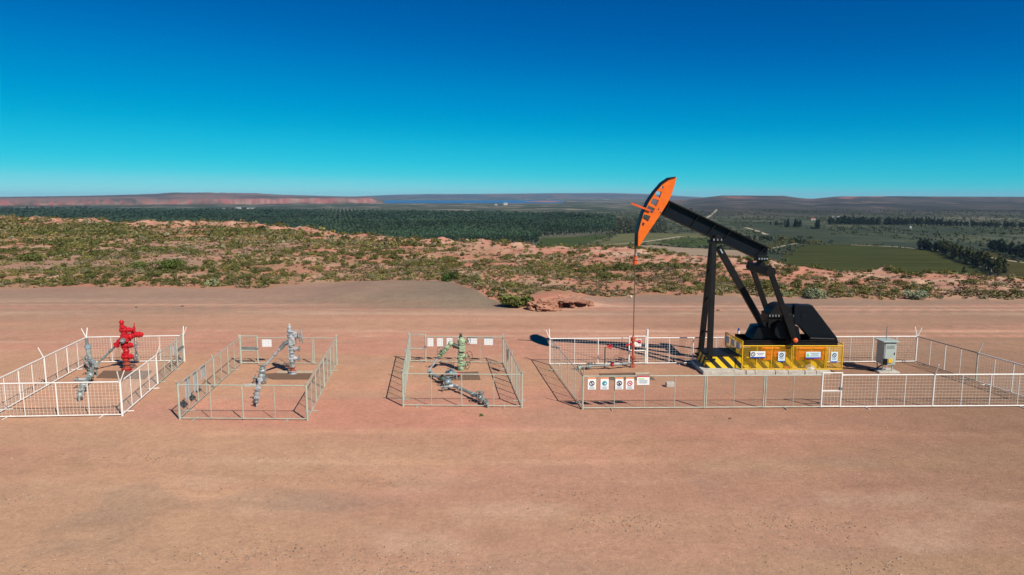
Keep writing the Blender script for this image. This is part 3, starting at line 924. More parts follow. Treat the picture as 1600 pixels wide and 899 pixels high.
treerow((1566, 431), (1470, 393), 60, 'poplar_tree', 'poplar', 'mixed green poplar in the windbreak row between the olive and brown fields', 'poplars of the nearer windbreak', 1.0, 3)
treerow((1475, 394), (1438, 389), 22, 'windbreak_tree', 'windbreak', 'dark tree in the clump at the far end of the poplar row', 'dark trees at the end of the poplar row', .95, 5)
treerow((1640, 415), (1545, 389), 40, 'windbreak_tree', 'windbreak', 'dark dense tree in the short windbreak at the right edge of the valley', 'dark windbreak at the right edge', 1.05, 4)
treerow((1296, 351), (1470, 352.5), 80, 'windbreak_tree', 'windbreak', 'dark tree in the long straight windbreak across the right valley', 'trees of the long far windbreak', 1.35, 5)
treerow((1470, 353), (1610, 356.5), 60, 'windbreak_tree', 'windbreak', 'low dark tree in the right continuation of the far windbreak', 'trees of the far right windbreak', .95, 6)
treerow((1231, 355.5), (1250, 355.5), 12, 'conifer_tree', 'conifer', 'blackish conifer in the square clump left of the red roofed house', 'conifers left of the red roofed house', 1.1, 5)
treerow((1274, 358), (1281, 358), 4, 'conifer_tree', 'conifer', 'tall blackish conifer standing just right of the red roofed house', 'conifers right of the red roofed house', 1.25, 4)
treerow((1205, 352), (1225, 353), 8, 'windbreak_tree', 'windbreak', 'grey green tree in the loose group left of the conifer clump', 'loose trees left of the conifers', .75, 8)
for k, (x, y, s) in enumerate(((1222, 383, 1.15), (1236, 383, 1.05), (1216, 386, .8), (1204, 392, .9))):
    p = G(x, y, VALLEY)
    tree('autumn_tree', 'autumn', p, s, ['tall yellow green tree beside the pale track, left of the pair', 'tall yellow green tree beside the pale track, right of the pair', 'short yellowish tree just left of the tall pair by the track', 'low broad yellowish tree lowest down the pale track'][k])
treerow((1240, 379.5), (1256, 381), 8, 'windbreak_tree', 'windbreak', 'dark bluish tree in the small grove behind the yellow trees', 'small grove behind the yellow trees', .55, 4)
treerow((1258, 381), (1282, 381), 9, 'autumn_tree', 'autumn', 'yellowish low tree in the hedge at the top of the olive field', 'yellowish hedge trees above the olive field', .5, 3)
treerow((1165, 374), (1205, 377), 14, 'windbreak_tree', 'windbreak', 'dark low tree in the line behind the end of the walking beam', 'tree line behind the walking beam', .6, 4)
p = G(1505, 434, VALLEY)
tree('autumn_tree', 'poplar', p, .75, 'lone rounded green tree at the foot of the olive field')
treerow((8, 329), (135, 328), 40, 'windbreak_tree', 'windbreak', 'dark tree in the distant thin line at far left below the red cliffs', 'distant tree line at far left', 1.3, 12)

# brush over the open valley
VS, FS, CS, off = [], [], [], 0
BR = [leafcloud(16, 3.0, 3.0, 2.6, 1.1, 800 + j, C(.060, .070, .036), clumps=4) for j in range(5)]
FP2 = FIELDS
cnt = 0
while cnt < 9000:
    u_ = random.uniform(-.05, .86); yv = math.sqrt(random.uniform(520 ** 2, 2700 ** 2))
    xv = u_ * yv
    if any(inpoly(xv, yv, f) for f in FP2) or inpoly(xv, yv, PLp): cnt += 1; continue
    if fbm(np.array([xv / 70]), np.array([yv / 110]), 3, 5)[0] < .44: cnt += 1; continue
    cnt += 1
    z_, q_ = 0, 0
    v, f, c = random.choice(BR)
    s_ = random.uniform(.5, 1.5)
    VS.append(v * s_ + np.array([xv, yv, 0])); FS.append(f + off); CS.append(c * random.uniform(.5, 1.7)); off += len(v)
for poly in FIELDS:
    for i in range(len(poly)):
        a_, b_e = Vector(poly[i]), Vector(poly[(i + 1) % len(poly)])
        for k in range(int((b_e - a_).length / 5)):
            if fbm(np.array([i * 3.1 + k * .13]), np.array([a_.x * .01]), 2, 5)[0] < .45: continue
            p_ = a_.lerp(b_e, random.random())
            v, f, c = random.choice(BR); s_ = random.uniform(.35, 1.1)
            VS.append(v * s_ + np.array([p_.x + random.gauss(0, 3), p_.y + random.gauss(0, 4), 0])); FS.append(f + off); CS.append(c * random.uniform(.5, 1.6)); off += len(v)
for k in range(700):
    p_ = G(random.uniform(955, 1040), random.uniform(343, 368), VALLEY)
    if any(inpoly(p_.x, p_.y, f) for f in FP2): continue
    v, f, c = random.choice(BR); s_ = random.uniform(.6, 1.7)
    VS.append(v * np.array([s_, s_, s_ * 1.5]) + np.array([p_.x, p_.y, 0])); FS.append(f + off); CS.append(c * random.uniform(.35, .9)); off += len(v)
vv = np.concatenate(VS)
tz, tq = terrain(vv[:, 0], vv[:, 1])
okv = (tq['valley'] > .98).reshape(-1, 4).all(1)
vv[:, 2] += np.where(vv[:, 1] > 900, tz, VALLEY)
ff = np.concatenate(FS)
tag(link('valley_brush', np_mesh('valley_brush', vv, ff[okv], M['leaf'], np.concatenate(CS))), 'grey green brush dotted over the open valley floor', 'brush', kind='stuff')


# far buildings
def house(px, py, w, d, h, roof, label, cat='house', zoff=None, name='farm_house'):
    w, d, h = w * .68, d * .68, h * .72
    p = G(px, py, VALLEY)
    z = max(VALLEY, hz(p.x, p.y))
    r = thing(name, label, cat, (p.x, p.y, z))
    mb = MB(); mb.box((p.x - w / 2, p.y, z - .5), (p.x + w / 2, p.y + d, z + h)); mb.build('wall', 'wallwhite', r, False)
    mb = MB()
    poly = [(p.y - .6, z + h), (p.y + d + .6, z + h), (p.y + d / 2, z + h * 1.55)]
    x0_, x1_ = p.x - w / 2 - .5, p.x + w / 2 + .5
    mb.add([(x0_, a, b) for a, b in poly] + [(x1_, a, b) for a, b in poly], [(0, 1, 2), (5, 4, 3), (0, 3, 4, 1), (1, 4, 5, 2), (2, 5, 3, 0)])
    mb.build('roof', roof, r, False)
    for k in range(3):
        mb = MB(); cx_ = p.x - w * .3 + k * w * .3
        mb.box((cx_ - w * .05, p.y - .08, z + h * .35), (cx_ + w * .05, p.y + .05, z + h * .75)); mb.build('window', 'windowdark', r, False)
    return r


house(1271, 344.5, 16, 9, 5, 'roofred', 'white farmhouse with a red roof beside the tall conifers')
house(1302, 340.5, 8, 7, 4, 'roofgrey', 'small white farmhouse above the left end of the far windbreak, left of two')
house(1310, 340.5, 12, 7, 3.5, 'roofgrey', 'long white farmhouse above the left end of the far windbreak, right of two')
house(1423, 357, 5, 5, 4, 'roofgrey', 'tiny white hut in the open ground below the far windbreak')
house(790, 320.8, 40, 30, 16, 'roofgrey', 'bright white large farm building near the lake shore', 'farm building', name='farm_building')
house(775, 321, 26, 18, 8, 'roofgrey', 'smaller pale building left of the white building by the lake', 'farm building', name='farm_building')
house(372, 327.2, 34, 16, 9, 'roofgrey', 'bright white shed in the village below the red cliffs, tallest one', 'shed', name='farm_building')
house(345, 327.5, 50, 14, 6, 'roofgrey', 'long grey roofed shed in the village, left of the white shed', 'shed', name='farm_building')
house(301, 329.5, 16, 10, 6, 'roofgrey', 'small pale cottage in trees left of the village sheds', 'cottage')
house(392, 326.5, 60, 14, 5, 'roofgrey', 'long low pale shed in the village, right of the white shed', 'shed', name='farm_building')

exec_rest = True
# ------------------------------------------------------------------ pebbles
mbv, mbf, mbc, off = [], [], [], 0
ico = [(0, 0, 1), (.894, 0, .447), (.276, .851, .447), (-.724, .526, .447), (-.724, -.526, .447), (.276, -.851, .447), (.724, .526, -.447), (-.276, .851, -.447), (-.894, 0, -.447), (-.276, -.851, -.447), (.724, -.526, -.447), (0, 0, -1)]
icf = [(0, 1, 2), (0, 2, 3), (0, 3, 4), (0, 4, 5), (0, 5, 1), (1, 6, 2), (2, 7, 3), (3, 8, 4), (4, 9, 5), (5, 10, 1), (6, 7, 2), (7, 8, 3), (8, 9, 4), (9, 10, 5), (10, 6, 1), (11, 7, 6), (11, 8, 7), (11, 9, 8), (11, 10, 9), (11, 6, 10)]
ico = np.array(ico); icf = np.array(icf)
spots = []
for _ in range(3600):
    y = 15 + 50 * random.random() ** 2.2
    spots.append((random.uniform(-.82, .82) * y, y, random.uniform(.006, .020)))
for cx, cy, n, rx, ry in ((640, 884, 330, 1.5, .45), (432, 862, 170, .8, .4), (1245, 822, 170, 1.1, .4), (1370, 890, 150, .7, .5), (60, 885, 160, 1.2, .4), (985, 820, 120, .9, .35), (25, 778, 80, .5, .25), (340, 870, 70, .8, .3), (880, 775, 90, 1.5, .3), (560, 750, 120, 1.6, .5), (120, 716, 90, 3.5, .15), (360, 718, 60, 2.5, .15)):
    p = G(cx, cy)
    for _ in range(n):
        spots.append((random.gauss(p.x, rx), random.gauss(p.y, ry), random.uniform(.008, .030)))
for x, y, r in spots:
    v = ico * (1 + RNG.normal(scale=.18, size=(12, 1))) * np.array([r, r * random.uniform(.6, 1.2), r * random.uniform(.4, .8)])
    a = random.uniform(0, 6.28)
    v = np.stack([v[:, 0] * cos(a) - v[:, 1] * sin(a) + x, v[:, 0] * sin(a) + v[:, 1] * cos(a) + y, v[:, 2] + r * .25], 1)
    c = random.choice([C(.44, .36, .28), C(.20, .155, .125), C(.28, .19, .13), C(.22, .18, .15), C(.38, .22, .15), C(.24, .18, .14)]) * random.uniform(.8, 1.2)
    mbv.append(v); mbf.append(icf + off); mbc.append(np.repeat(c[None], 12, 0)); off += 12
tag(link('gravel', np_mesh('gravel', np.concatenate(mbv), np.concatenate(mbf), M['stone'], np.concatenate(mbc))), 'loose pebbles scattered over the dirt pad', 'gravel', kind='stuff')

# ------------------------------------------------------------------ eroded bank at the pad edge
def lump(c, r, seed, sub=3, rough=.35, freq=1.6):
    import bmesh
    from mathutils import noise
    bm = bmesh.new()
    bmesh.ops.create_icosphere(bm, subdivisions=sub, radius=1)
    vs = []
    for v in bm.verts:
        d = v.co.normalized()
        k = 1 + rough * noise.fractal(d * freq + Vector((seed * 3.1, seed * 1.7, 0)), 1.0, 2.0, 5)
        p = Vector((d.x * r[0] * k, d.y * r[1] * k, d.z * r[2] * k))
        vs.append(Vector(c) + p)
    fs = [tuple(v.index for v in f.verts) for f in bm.faces]
    bm.free()
    return vs, fs


bk = MB()
P0 = G(848, 487)
for (dx, dy, z, rx, ry, rz, sd) in ((-.1, .9, .42, 1.10, .95, .70, 1), (.45, 1.2, .42, .75, .85, .60, 2), (-.9, 1.1, .26, .6, .75, .55, 3), (.1, .45, .08, 1.2, .5, .26, 8),
                                    (1.5, 2.3, .74, .75, 1.15, .17, 4), (2.4, 2.5, .68, .75, 1.2, .15, 5), (3.2, 2.75, .52, .70, 1.0, .13, 7), (1.42, 1.75, .30, .20, .30, .42, 6), (2.42, 1.9, .25, .26, .34, .42, 9),
                                    (1.6, 3.7, .35, 1.0, .55, .62, 10), (2.7, 3.9, .32, 1.0, .5, .58, 12), (3.95, 3.0, .15, .5, .7, .36, 11), (2.0, 4.2, .3, 2.4, .6, .5, 13), (1.0, 1.2, .02, .35, .25, .16, 14)):
    bk.add(*lump(P0 + Vector((dx + .15, dy, z * .80)), (rx * .92, ry, rz * .80), sd, 4, .42, 2.2))
bo = bk.build('earth_bank', 'soilbank', None, loc=(P0.x, P0.y, 0))
ca = bo.data.color_attributes.new('Col', 'FLOAT_COLOR', 'POINT')
for i, v in enumerate(bo.data.vertices):
    k = .5 + .5 * sin(v.co.z * 16 + v.co.x)
    ca.data[i].color = (.36 + .05 * k, .165 + .05 * k, .105 + .035 * k, 1)
tag(bo, 'broken reddish earth bank with dark hollows at the pad edge', 'earth bank')


# ------------------------------------------------------------------ fences
H = 1.5


def at_line(A, B, t):
    return A.lerp(B, t)


def arms(mb, p, dirs, L=.5, r=.024, z=H):
    for d in dirs:
        d = Vector((d.x, d.y, 0)).normalized()
        mb.cyl(p + Vector((0, 0, z - .05)), p + d * (L * .45) + Vector((0, 0, z + L)), r, n=6)


def fence(label, corners, sides, arm=.5, corner_mats=None):
    """corners FL FR BR BL ; sides: dict name -> spec"""
    FL, FR, BR, BL = corners
    root = thing('well_fence', label, 'fence', (FL + FR + BR + BL) / 4)
    segs = {'front': (FL, FR), 'right': (FR, BR), 'back': (BL, BR), 'left': (FL, BL)}
    for k, p in enumerate(corners):
        cm = (corner_mats or ['white'] * 4)[k]
        mb = MB()
        mb.cyl(p, p + Vector((0, 0, H + .04)), .045, n=8)
        nb = [corners[(k + 1) % 4], corners[(k - 1) % 4]]
        arms(mb, p, [p - q for q in nb], arm)
        mb.build('post', cm, root)
    for sn, (A, B) in segs.items():
        sp = sides[sn]
        d = (B - A).normalized()
        gate = sp.get('gate')
        for (t0, t1, mt, wm, wr, posts) in sp['runs']:
            P, Q2 = A.lerp(B, t0), A.lerp(B, t1)
            rl = MB()
            rl.cyl(P + Vector((0, 0, H)), Q2 + Vector((0, 0, H)), .032 if mt == 'white' else .025, n=8)
            rl.build('top_rail', mt, root)
            rl = MB()
            rl.cyl(P + Vector((0, 0, .07)), Q2 + Vector((0, 0, .07)), .028 if mt == 'white' else .022, n=8)
            for tt in (t0 + .12 * (t1 - t0), t0 + .85 * (t1 - t0)):
                fp = A.lerp(B, tt); nn = Vector((-d.y, d.x, 0))
                rl.cyl(fp - nn * .28 + Vector((0, 0, .03)), fp + nn * .28 + Vector((0, 0, .03)), .022, n=6)
            rl.build('bottom_rail', mt, root)
            for t, kind in posts:
                p = A.lerp(B, t)
                mb = MB()
                r = {'thin': .017, 'mid': .028, 'arm': .04, 'dbl': .028, 'tall': .062}[kind[0] if isinstance(kind, tuple) else kind]
                kk, pm = kind if isinstance(kind, tuple) else (kind, mt)
                mb.cyl(p + Vector((0, 0, .06)), p + Vector((0, 0, H + (.5 if kk == 'tall' else 0))), r, n=8)
                if kk == 'dbl':
                    mb.cyl(p + d * .09 + Vector((0, 0, .06)), p + d * .09 + Vector((0, 0, H)), r, n=8)
                if kk == 'arm':
                    nn = Vector((-d.y, d.x, 0))
                    if nn.dot(p - ORG[root.name]) < 0: nn = -nn
                    arms(mb, p, [nn], arm)
                mb.build('post', pm, root)
            # welded wire
            mb = MB()
            L = (Q2 - P).length
            n = max(2, int(L / .15))
            for k in range(1, n):
                p = P.lerp(Q2, k / n)
                mb.cyl(p + Vector((0, 0, .08)), p + Vector((0, 0, H - .02)), wr, n=3)
            for k in range(1, 10):
                z = .08 + k * (H - .1) / 10
                mb.cyl(P + Vector((0, 0, z)), Q2 + Vector((0, 0, z)), wr, n=3)
            mb.build('wire_mesh', wm, root, smooth=False)
        if gate:
            t0, t1, mt, plate = gate
            P, Q2 = A.lerp(B, t0), A.lerp(B, t1)
            hh = H + .13
            mb = MB()
            for p in (P + d * .03, Q2 - d * .03):
                mb.cyl(p + Vector((0, 0, .05)), p + Vector((0, 0, hh)), .042, n=8)
            for z in (.08, .78, hh - .03):
                mb.cyl(P + d * .03 + Vector((0, 0, z)), Q2 - d * .03 + Vector((0, 0, z)), .03, n=8)
            g = mb.build('gate', mt, root)
            mb = MB(); n = max(2, int((Q2 - P).length / .15))
            for k in range(1, n):
                p = P.lerp(Q2, k / n); mb.cyl(p + Vector((0, 0, .08)), p + Vector((0, 0, hh - .04)), .0045, n=3)
            for k in range(1, 10):
                z = .08 + k * (hh - .1) / 10; mb.cyl(P + Vector((0, 0, z)), Q2 + Vector((0, 0, z)), .0045, n=3)
            mb.build('gate_mesh', 'wire' if mt == 'white' else 'wiregrey', g, smooth=False)
            mb = MB(); c = Q2 - d * .05 + Vector((0, 0, .9)); mb.obox(c, d, Vector((-d.y, d.x, 0)), Vector((0, 0, 1)), .06, .06, .05)
            mb.build('latch', 'galvdark', g)
            if plate:
                mb = MB(); c = (P + Q2) / 2 + Vector((0, 0, .90)); mb.obox(c, d, Vector((-d.y, d.x, 0)), Vector((0, 0, 1)), (Q2 - P).length * .46, .015, .08)
                mb.build('gate_plate', 'galvdark', g)
    return root


def div8(mt, armc=True):
    return [(.125, 'thin'), (.25, 'mid'), (.375, 'thin'), (.5, 'arm' if armc else 'mid'), (.625, 'thin'), (.75, 'mid'), (.875, 'thin')]


Q4 = lambda: [(.25, 'thin'), (.5, 'mid'), (.75, 'thin')]
# 1 : white fence round the red wellhead
F1 = [G(-14, 654), G(191.3, 650.3), G(288.4, 565.1), G(138.2, 568.1)]
d8 = div8('white')
fence('white wire mesh fence enclosing the red wellhead at far left', F1, {
    'front': {'runs': [(0, 1, 'white', 'wire', .0044, [(.26, 'thin'), (.51, 'mid'), (.75, 'thin')])]},
    'left': {'runs': [(0, 1, 'white', 'wire', .0032, d8)]},
    'right': {'runs': [(0, .5, 'white', 'wire', .0038, d8[:4]), (.5, .86, 'galv', 'wiregrey', .005, d8[4:6])], 'gate': (.86, .985, 'galv', True)},
    'back': {'runs': [(0, 1, 'white', 'wire', .0034, Q4())]}}, .5)
# 2
F2 = [G(281, 655.8), G(480.3, 657.2), G(526.4, 569.7), G(376.6, 569.1)]
fence('grey green pipe fence enclosing the pale grey wellhead, second from left', F2, {
    'front': {'runs': [(0, 1, 'galv', 'wiregrey', .0018, Q4())]},
    'left': {'runs': [(0, 1, 'galv', 'wiregrey', .0022, d8)]},
    'right': {'runs': [(0, 1, 'galv', 'wiregrey', .003, d8)]},
    'back': {'runs': [(.185, 1, 'galv', 'wiregrey', .0022, [(.5, 'thin'), (.75, 'dbl')])], 'gate': (0, .185, 'galv', True)}}, .17, ['galv'] * 4)
# 3
F3 = [G(630, 635.2), G(815.3, 636.9), G(786.1, 568.4), G(640, 565.9)]
fence('grey green pipe fence enclosing the green wellhead, in the middle of the pad', F3, {
    'front': {'runs': [(0, 1, 'galv', 'wiregrey', .0018, [(.24, 'thin'), (.495, 'mid'), (.765, 'thin')])]},
    'left': {'runs': [(0, 1, 'galv', 'wiregrey', .003, d8)]},
    'right': {'runs': [(0, 1, 'galv', 'wiregrey', .003, d8)]},
    'back': {'runs': [(.18, 1, 'galv', 'wiregrey', .0022, [(.5, 'thin'), (.755, 'thin')])], 'gate': (0, .18, 'galv', False)}}, .17, ['galv'] * 4)
# 4 : long fence round the pumpjack
F4 = [G(910.3, 640), G(1643, 636), G(1430, 566.5), G(858.8, 570.6)]
ft = lambda px: (px - 910.3) / (1643 - 910.3)
bt = lambda px: (px - 858.8) / (1430 - 858.8)
fence('long white and grey wire fence enclosing the pumpjack', F4, {
    'front': {'runs': [(0, ft(1279), 'galv', 'wiregrey', .0022, [(ft(959), 'thin'), (ft(1005), 'thin'), (ft(1052), 'thin'), (ft(1098), 'dbl'), (ft(1144), 'thin'), (ft(1190), 'dbl'), (ft(1236), 'thin')]),
                       (ft(1311), 1, 'white', 'wire', .0036, [(ft(1366), 'mid'), (ft(1410), 'thin'), (ft(1454.5), 'arm'), (ft(1499), 'thin'), (ft(1543.5), 'mid'), (ft(1588), 'thin')])],
              'gate': (ft(1279), ft(1311), 'white', False)},
    'left': {'runs': [(0, 1, 'galv', 'wiregrey', .003, [(.2, 'thin'), (.4, 'thin'), (.6, 'thin'), (.8, 'thin')])]},
    'right': {'runs': [(0, .5, 'white', 'wire', .003, d8[:3] + [(.499, ('arm', 'galv'))]), (.5, 1, 'galvdark', 'wiregrey', .003, [(t, (k, 'white')) for t, k in d8[4:]])]},
    'back': {'runs': [(0, bt(980), 'white', 'wire', .0036, [(bt(897), 'thin'), (bt(933), 'mid')]),
                      (bt(1007), 1, 'white', 'wire', .0032, [(bt(1008.5), 'tall'), (bt(1043), 'thin'), (bt(1080), 'mid'), (bt(1116), 'thin'), (bt(1152), 'mid'), (bt(1190), 'thin'), (bt(1225), 'mid'), (bt(1260), 'thin'), (bt(1293), 'mid'), (bt(1326), 'thin'), (bt(1361), 'mid'), (bt(1398), 'thin')])],
             'gate': (bt(980), bt(1007), 'white', False)}}, .5, ['galv', 'white', 'white', 'white'])

# ------------------------------------------------------------------ signs
ZV = Vector((0, 0, 1))


def sign(c, u, nrm, w, h, label, style='plain', board='signwhite', name='warning_sign', th=.012):
    """board centred at c, u = direction to the reader's right, nrm = facing"""
    u, nrm, c = Vector(u).normalized(), Vector(nrm).normalized(), Vector(c)
    mb = MB(); mb.obox(c, u, ZV, nrm, w / 2, h / 2, th)
    o = mb.build(name, board, None, smooth=False, loc=c, bevel=.004)
    tag(o, label, 'sign')

    def piece(nm, m, x, z, hw, hh, k=1):
        q = MB(); q.obox(c + u * x + ZV * z + nrm * (th + .003 * k), u, ZV, nrm, hw, hh, .003); return q.build(nm, m, o, smooth=False)

    def ring(m, x, z, R, bar=True):
        q = MB(); q.torus(c + u * x + ZV * z + nrm * (th + .004), nrm, R, .018, 24, 6)
        if bar:
            q.obox(c + u * x + ZV * z + nrm * (th + .004), (u - ZV).normalized(), (u + ZV).normalized(), nrm, R, .014, .004)
        q.build('prohibition_ring', m, o)

    def lines(m, x0_, x1_, zs, hh=.010):
        q = MB()
        for i, z in enumerate(zs):
            sh = (.12 if i % 2 else .0) * (x1_ - x0_)
            q.obox(c + u * ((x0_ + x1_) / 2) + ZV * z + nrm * (th + .003), u, ZV, nrm, (x1_ - x0_) / 2 - sh, hh, .003)
        q.build('printed_lines', m, o, smooth=False)
    if style in ('ban', 'ban2', 'ban3', 'must'):
        piece('header', 'signorange', 0, h / 2 - .03, w / 2, .03)
        lines('signtext', -w * .36, w * .36, (-h * .27, -h * .35, -h * .43))
        if style == 'must':
            q = MB(); q.cyl(c + ZV * .01 + nrm * th, c + ZV * .01 + nrm * (th + .008), .105, n=20); q.build('mandatory_disc', 'signteal', o)
            q = MB(); q.obox(c + u * .03 + ZV * .0 + nrm * (th + .011), u, ZV, nrm, .035, .035, .003); q.build('pictogram', 'signpale', o, smooth=False)
        else:
            q = MB()
            if style == 'ban':
                q.obox(c + ZV * .01 + nrm * (th + .003), u, ZV, nrm, .018, .065, .003)
            elif style == 'ban2':
                q.obox(c - ZV * .02 + nrm * (th + .003), u, ZV, nrm, .04, .04, .003); q.obox(c + u * .02 + ZV * .04 + nrm * (th + .003), u, ZV, nrm, .015, .02, .003)
            else:
                q.obox(c + ZV * .01 + nrm * (th + .003), u, ZV, nrm, .05, .018, .003)
            q.build('pictogram', 'signdark', o, smooth=False)
            ring('signred' if style == 'ban3' else 'signdark', 0, .01, .10)
    elif style == 'notice':
        piece('header', 'signred', 0, h / 2 - .03, w / 2, .03)
        lines('signgreen', -w * .38, w * .1, (h * .15,), .02)
        lines('signtext', -w * .38, w * .38, (h * .0, -h * .1, -h * .2, -h * .3))
    elif style == 'wide_ban':
        piece('footer', 'signblue', 0, -h / 2 + .035, w / 2, .035)
        ring('signdark', -w * .32, .03, .10); lines('signtext', -w * .08, w * .42, (h * .22, h * .0), .022)
    elif style == 'wide_green':
        piece('footer', 'signblue', 0, -h / 2 + .035, w / 2, .035)
        q = MB(); cc = c + u * (-w * .36) + ZV * .02 + nrm * (th + .003)
        pts = [cc - u * .09 - ZV * .08, cc + u * .09 - ZV * .08, cc + ZV * .11]
        q.add(pts + [p + nrm * .006 for p in pts], [(2, 1, 0), (3, 4, 5), (0, 1, 4, 3), (1, 2, 5, 4), (2, 0, 3, 5)]); q.build('triangle', 'signgreen', o, smooth=False)
        lines('signtext', -w * .18, w * .42, (h * .3, h * .08, -h * .1), .018)
    elif style == 'tall_ban':
        piece('footer', 'signblue', 0, -h / 2 + .03, w / 2, .03)
        ring('signdark', 0, h * .2, .095); lines('signtext', -w * .36, w * .36, (-h * .08, -h * .2), .02)
    elif style == 'back':
        q = MB()
        for s_ in (-1, 1):
            q.cyl(c + u * (s_ * w * .3) + ZV * (h / 2 - .02) + nrm * .0, c + u * (s_ * w * .3) + ZV * (h / 2 + .07), .008, n=6)
        q.build('hanger', 'galvdark', o)
    return o


df = (F4[1] - F4[0]).normalized(); nf = Vector((df.y, -df.x, 0))
zsg = AT(924, 599, F4[0].y).z
for px, st, lb in ((923.7, 'ban', 'leftmost of four orange topped signs on the grey pumpjack fence'), (943.2, 'must', 'orange topped sign with a blue round symbol on the grey fence'),
                   (965.8, 'ban2', 'orange topped sign just right of the one with a blue round symbol'), (982, 'ban3', 'orange topped sign with a red ring next to the wide notice')):
    p = F4[0].lerp(F4[1], ft(px)); sign(p + ZV * zsg + nf * .06, df, nf, .36, .55, lb, st)
p = F4[0].lerp(F4[1], ft(1002.3)); sign(p + ZV * AT(1002, 594.2, F4[0].y).z + nf * .065, df, nf, .55, .42, 'wide white notice with a red top edge on the grey fence', 'notice', name='notice_board')
db = (F4[2] - F4[3]).normalized(); nb_ = Vector((db.y, -db.x, 0))
p = F4[3].lerp(F4[2], bt(993.5)); sign(p + ZV * AT(994, 537, F4[3].y).z - nb_ * .05, db, nb_, .47, .42, 'plain white square board on the white gate behind the red well pipe', name='sign_board')
d3 = (F3[2] - F3[3]).normalized(); n3 = Vector((d3.y, -d3.x, 0))
for x, y, w, h, lb in ((673, 535.3, .34, .47, 'white upright board on the rear fence rail next to its gate'), (688, 535.3, .34, .47, 'white upright board, second from the gate, behind the green wellhead'),
                       (703, 534.8, .34, .45, 'white upright board, third from the gate, behind the green pipe bend'), (739, 532.7, .50, .38, 'white wide board just right of the green wellhead handwheels'),
                       (763.5, 533.9, .50, .43, 'white wide board nearest the right corner behind the green wellhead')):
    t = (x - 640) / (786.1 - 640); p = F3[3].lerp(F3[2], t); sign(p + ZV * AT(x, y, p.y).z - n3 * .05, d3, n3, w, h, lb, 'back', name='sign_board')
p = F3[3].lerp(F3[2], (721 - 640) / 146.1); sign(p + ZV * AT(721, 534, p.y).z - n3 * .05, d3, n3, .34, .45, 'white upright board mostly hidden behind the green wellhead cap', 'back', name='sign_board')
d2 = (F2[2] - F2[3]).normalized(); n2_ = Vector((d2.y, -d2.x, 0))
p = F2[3].lerp(F2[2], (418 - 376.6) / 149.8); sign(p + ZV * AT(418, 536.8, p.y).z - n2_ * .05, d2, n2_, .54, .42, 'white wide board on the rear rail left of the pale grey wellhead', 'back', name='sign_board')
dl = (F2[3] - F2[0]).normalized(); nl = Vector((-dl.y, dl.x, 0))
for t, h, lb in ((.14, .85, 'tall grey sign back on the left side fence nearest the front corner'), (.25, .85, 'tall grey sign back in the middle of three on the side fence'), (.36, .55, 'shorter grey sign back, rearmost of three on the side fence')):
    p = F2[0].lerp(F2[3], t); sign(p + ZV * (1.42 - h / 2) + nl * .06, dl, -nl, .62, h, lb, 'back', 'signback', name='sign_board')
dr = (F1[2] - F1[1]).normalized(); nr = Vector((dr.y, -dr.x, 0))
p = F1[1].lerp(F1[2], .80); sign(p + ZV * 1.1 + nr * .06, dr, -nr, .5, .5, 'pale grey sign back on the right side fence near the red wellhead', 'back', 'signback', name='sign_board')
dr3 = (F3[2] - F3[1]).normalized(); nr3 = Vector((dr3.y, -dr3.x, 0))
p = F3[1].lerp(F3[2], .72); sign(p + ZV * 1.08 + nr3 * .06, dr3, -nr3, .45, .6, 'dark grey sign back on the right side fence of the green wellhead', 'back', 'galvdark', name='sign_board')


# ------------------------------------------------------------------ wellheads
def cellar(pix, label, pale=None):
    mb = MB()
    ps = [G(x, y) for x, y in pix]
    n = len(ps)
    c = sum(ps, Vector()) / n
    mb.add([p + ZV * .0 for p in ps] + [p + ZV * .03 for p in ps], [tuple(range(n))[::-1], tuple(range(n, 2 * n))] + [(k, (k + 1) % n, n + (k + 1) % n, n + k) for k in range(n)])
    o = mb.build('cellar_shade_sheet', 'cover', None, smooth=False, loc=c)  # flat dark sheet in place of the sunken cellar pit and its shade
    tag(o, label, 'cellar shade sheet')
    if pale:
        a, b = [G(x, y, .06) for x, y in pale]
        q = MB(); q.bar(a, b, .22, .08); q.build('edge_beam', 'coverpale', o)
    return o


def valve(mb, a, b, r, flange=1.35):
    """barrel valve body from a to b with end flanges and bonnet rings"""
    a, b = Vector(a), Vector(b)
    L = (b - a).length
    mb.lathe(a, b - a, [(0, r * .55), (L * .04, r * .9), (L * .10, r), (L * .42, r), (L * .46, r * .82), (L * .60, r * .80), (L * .62, r), (L * .70, r * 1.0), (L * .74, r * .78), (L * .92, r * .7), (L, r * .35)], 14)


def stack(mb, c, z0, z1, r, fr):
    """spool with a bolted flange at each end"""
    h = z1 - z0
    mb.lathe((c[0], c[1], z0), ZV, [(0, fr), (h * .18, fr), (h * .2, r), (h * .8, r), (h * .82, fr), (h, fr)], 16)


def bolts(mb, c, z, R, n=8, r=.018, h=.09):
    for k in range(n):
        a = 2 * pi * k / n
        mb.cyl((c[0] + cos(a) * R, c[1] + sin(a) * R, z - h / 2), (c[0] + cos(a) * R, c[1] + sin(a) * R, z + h / 2), r, n=6)


